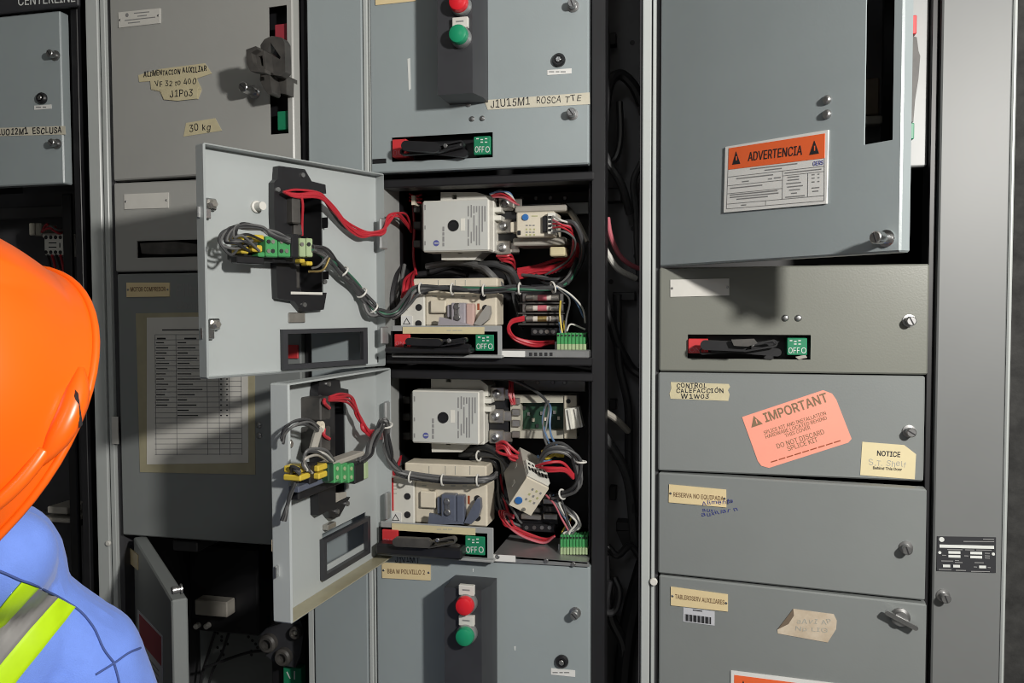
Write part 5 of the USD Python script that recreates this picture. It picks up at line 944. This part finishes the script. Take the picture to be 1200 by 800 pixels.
def onto(pxpts, off):                       # carry points onto the shirt along their sight line
    tri = np.asarray(shirt.vertices)[shirt.faces]; A, e1, e2 = tri[:, 0], tri[:, 1] - tri[:, 0], tri[:, 2] - tri[:, 0]; out = []; prev = None
    for px, py in pxpts:
        d = cpt(px, py, 1.0) - C; d /= np.linalg.norm(d); h = np.cross(d, e2); det = (e1 * h).sum(1); det = np.where(abs(det) < 1e-12, 1e-12, det); s_ = C - A
        u = (s_ * h).sum(1) / det; q = np.cross(s_, e1); v = (q * d).sum(1) / det; t = (q * e2).sum(1) / det
        ok = (u > -1e-6) & (v > -1e-6) & (u + v < 1 + 1e-6) & (t > .1)
        if ok.any():
            i = np.where(ok)[0][np.argmin(t[ok])]; n = np.cross(e1[i], e2[i]); n /= np.linalg.norm(n); n *= -np.sign(n @ d); prev = C + t[i] * d + n * off
        out.append(prev if prev is not None else cpt(px, py, .8))
    return np.array(out)
def ribbon(left, right, n, k, off=.0022):
    L = smooth_path([(*p, 0) for p in left], n)[:, :2]; R_ = smooth_path([(*p, 0) for p in right], n)[:, :2]; g = []
    for a, b in zip(L, R_): g += [a + (b - a) * j / k for j in range(k + 1)]
    top = onto(g, off); bot = onto(g, off - .0017); N = len(L); f = []
    for i in range(N - 1):
        for j in range(k):
            a = i * (k + 1) + j; f += [(a, a + 1, a + k + 2), (a, a + k + 2, a + k + 1)]
    off_ = len(top); f2 = [(c_ + off_, b_ + off_, a_ + off_) for a_, b_, c_ in f]
    ed = []
    for i in range(N - 1):
        for a, b in ((i * (k + 1), (i + 1) * (k + 1)), ((i + 1) * (k + 1) + k, i * (k + 1) + k)): ed += [(a, b, b + off_), (a, b + off_, a + off_)]
    return tm(np.vstack([top, bot]) - pe.o, f + f2 + ed)
e0 = [(24.5, 681.5), (12, 696), (0, 711), (-16, 731), (-45, 772), (-80, 830)]; e1_ = [(43.5, 688), (22, 711), (0, 735), (-16, 755), (-40, 790), (-70, 840)]
e2_ = [(66, 701), (35, 736), (0, 778), (-14, 797), (-34, 826), (-60, 870)]; e3 = [(87, 712), (54, 753), (17, 799), (0, 822), (-20, 850), (-45, 890)]
pe.part('yellow_stripe', ribbon(e0, e1_, 5, 6), 'hivis', ps, smooth=True, label='yellow hi-vis stripe'); pe.part('grey_stripe', ribbon(e1_, e2_, 5, 6), 'reflect', ps, smooth=True, label='grey reflective stripe'); pe.part('yellow_stripe', ribbon(e2_, e3, 5, 6), 'hivis', ps, smooth=True, label='yellow hi-vis stripe')
for line in ([(-30, 660), (0, 669), (23, 679), (44, 687), (87, 711), (108, 733), (121, 760), (133, 776)], [(112, 790), (133, 777), (150, 765), (164, 759)], [(133, 776), (139, 800), (142, 830)]):
    pe.part('seam', tube(onto(smooth_path([(*p, 0) for p in line], 4)[:, :2], .0006) - pe.o, .0011, 6, raw=True), 'seam', ps, smooth=True)
# helmet
u_ = -.32 * RT + .42 * UP - .85 * FW; u_ /= np.linalg.norm(u_)
f_ = -.66 * RT - .75 * UP - .21 * FW; f_ -= u_ * (f_ @ u_); f_ /= np.linalg.norm(f_); w_ = np.cross(f_, u_)
NP, NT = 144, 40; V_ = []; 
def shell(inset=0.0):
    pts = []
    for i in range(NT + 1):
        th = (i / NT) * 1.0
        for j in range(NP):
            ph = 2 * math.pi * j / NP; cf, cw = math.cos(ph), math.sin(ph)
            if th <= .86:
                a = th / .86 * math.pi / 2; r, hgt = math.sin(a) ** .9, math.cos(a)
            else: r, hgt = 1.0 + (th - .86) / .14 * .022, -(th - .86) / .14 * .16
            vis = max(0, cf) ** 2 * .26 * max(0, (th - .84) / .16)
            x = (.139 * r + .142 * vis) * cf; y = .127 * r * cw; z = .142 * hgt ** .86 if hgt > 0 else .142 * hgt
            k = .0085 * (1 / (1 + math.exp((abs(y) - .036) / .0014))) * max(0, min(1, (.9 - th) / .25)) * (1 if th < .86 else 0)   # raised centre crown
            n = np.array([x / .142 ** 2, y / .127 ** 2, max(z, 0) / .142 ** 2]); n /= max(np.linalg.norm(n), 1e-9)
            p = np.array([x, y, z]) + n * (k - inset); pts.append(HC + f_ * p[0] + w_ * p[1] + u_ * p[2])
    return pts
o_, i_ = shell(), shell(.003); fs = []
for i in range(NT):
    for j in range(NP):
        a, b = i * NP + j, i * NP + (j + 1) % NP; fs += [(a, a + NP, b + NP), (a, b + NP, b)]
k_ = len(o_); fs += [(c_ + k_, b_ + k_, a_ + k_) for a_, b_, c_ in fs]
for j in range(NP): a, b = NT * NP + j, NT * NP + (j + 1) % NP; fs += [(a, a + k_, b + k_), (a, b + k_, b)]
hs_ = tm(np.vstack([o_, i_]) - pe.o, fs); hs_.merge_vertices(); trimesh.repair.fix_normals(hs_)
hp_ = pe.part('helmet', hs_, 'hat', smooth=40, label='orange safety helmet')
def onhat(ph, hgt, out=0.0):
    r = math.sqrt(max(0, 1 - (max(hgt, 0) / .142) ** 2)); return HC + f_ * .139 * (r + out / .139) * math.cos(ph) + w_ * .127 * (r + out / .127) * math.sin(ph) + u_ * hgt - pe.o
pe.part('rim_bead', tube([onhat(2 * math.pi * j / 60, -.0225, .0034 + .037 * max(0, math.cos(2 * math.pi * j / 60)) ** 2) for j in range(61)], .0032, 8, raw=True), 'hat', hp_, smooth=True)
pe.part('rain_ridge', tube([onhat(math.radians(250 + 3.4 * j), -.010 + .010 * j / 7, .0005 + .0025 * math.sin(j / 7 * math.pi)) for j in range(8)], .0055, 8), 'hat', hp_, smooth=True)
pe.part('side_lug', tube([onhat(math.radians(222 + 4 * j), -.013, .0005 + .004 * math.sin(j / 8 * math.pi)) for j in range(9)], [.003, .006, .0085, .0095, .0095, .0095, .0085, .006, .003], 12, raw=True), 'hat', hp_, smooth=True)
sl0, sl1 = onhat(math.radians(232), -.006, .0095), onhat(math.radians(240), -.017, .0125)
pe.part('accessory_slot', hull([p + d for p in (sl0, sl1) for d in (f_ * .0018 + w_ * .003, -f_ * .0018 + w_ * .003, f_ * .0018 - w_ * .003, -f_ * .0018 - w_ * .003)]), 'ink', hp_, label='dark accessory slot')
# head inside the helmet, neck, hands, legs
hc = HC + u_ * .038 + f_ * .024
headm = bones([[(hc + u_ * .015, .076), (hc - u_ * .02 - f_ * .005, .074)], [(hc + f_ * .03 - u_ * .01, .07), (hc + f_ * .055 - u_ * .085, .038)], [(hc - u_ * .05 + f_ * .01, .048), (nk, .045)], [(hc + f_ * .088 - u_ * .005, .012), (hc + f_ * .108 - u_ * .04, .014)],
    [(hc + w_ * .078 - u_ * .02, .010), (hc + w_ * .076 - u_ * .055 - f_ * .004, .008)], [(hc - w_ * .078 - u_ * .02, .010), (hc - w_ * .076 - u_ * .055 - f_ * .004, .008)]], .008, 8)
hd = pe.part('head', tl(headm), 'skin', smooth=True, label='head mostly hidden in the helmet')
hairm = bones([[(hc + u_ * .012 - f_ * .012, .074), (hc - u_ * .04 - f_ * .018, .06)]], .01, 6); pe.part('hair', tl(hairm), 'hair', hd, smooth=True)
for s_ in (-1, 1):
    e = trimesh.creation.icosphere(2, .011); e.apply_translation(hc + f_ * .083 + w_ * s_ * .031 - u_ * .0 - pe.o); pe.part('eye', e, 'ink', hd, smooth=True)
pe.part('mouth', tube([hc + f_ * .094 + w_ * x - u_ * .075 - pe.o for x in (-.02, 0, .02)], .003, 6), 'wine', hd, smooth=True)
def hand(wr, fw_, side):
    ch = [[(wr - fw_ * .05, .028), (wr + fw_ * .03, .026)]]; 
    for k, L in enumerate((.07, .08, .075, .058)):
        a = wr + fw_ * .07 + acr * (k - 1.5) * .019; b = a + fw_ * L * .5 + dn * .012; c = b + fw_ * L * .32 + dn * .03
        ch.append([(wr + fw_ * .02 + acr * (k - 1.5) * .014, .013), (a, .0105), (b, .009), (c, .008)])
    a = wr + fw_ * .02 - acr * side * .035 + dn * .01; ch.append([(wr + fw_ * .005 - acr * side * .012, .014), (a, .011), (a + fw_ * .035 - acr * side * .008 + dn * .006, .009)])
    return bones(ch, .004, 6)
hm = fwd * .9 + dn * .3; pe.part('hand', tl(hand(wrR + hm * .045, hm, 1)), 'skin', smooth=True); pe.part('hand', tl(hand(wrL + hm * .045, hm, -1)), 'skin', smooth=True)
hipz = zs - .5
legs = bones([[(V(s_ * .09, 0, hipz), .11), (V(s_ * .1, .02, .50), .07), (V(s_ * .11, 0, .10), .05)] for s_ in (-1, 1)] + [[(V(.09, 0, hipz), .115), (V(-.09, 0, hipz), .115)]], .014, 8)
pe.part('trousers', tl(legs), 'trouser', smooth=True)
for s_ in (-1, 1): pe.part('boot', tl(bones([[(V(s_ * .11, -.02, .1), .05), (V(s_ * .11, -.02, .046), .045), (V(s_ * .12, .13, .036), .035)]], .01, 6)), 'boot', smooth=True)
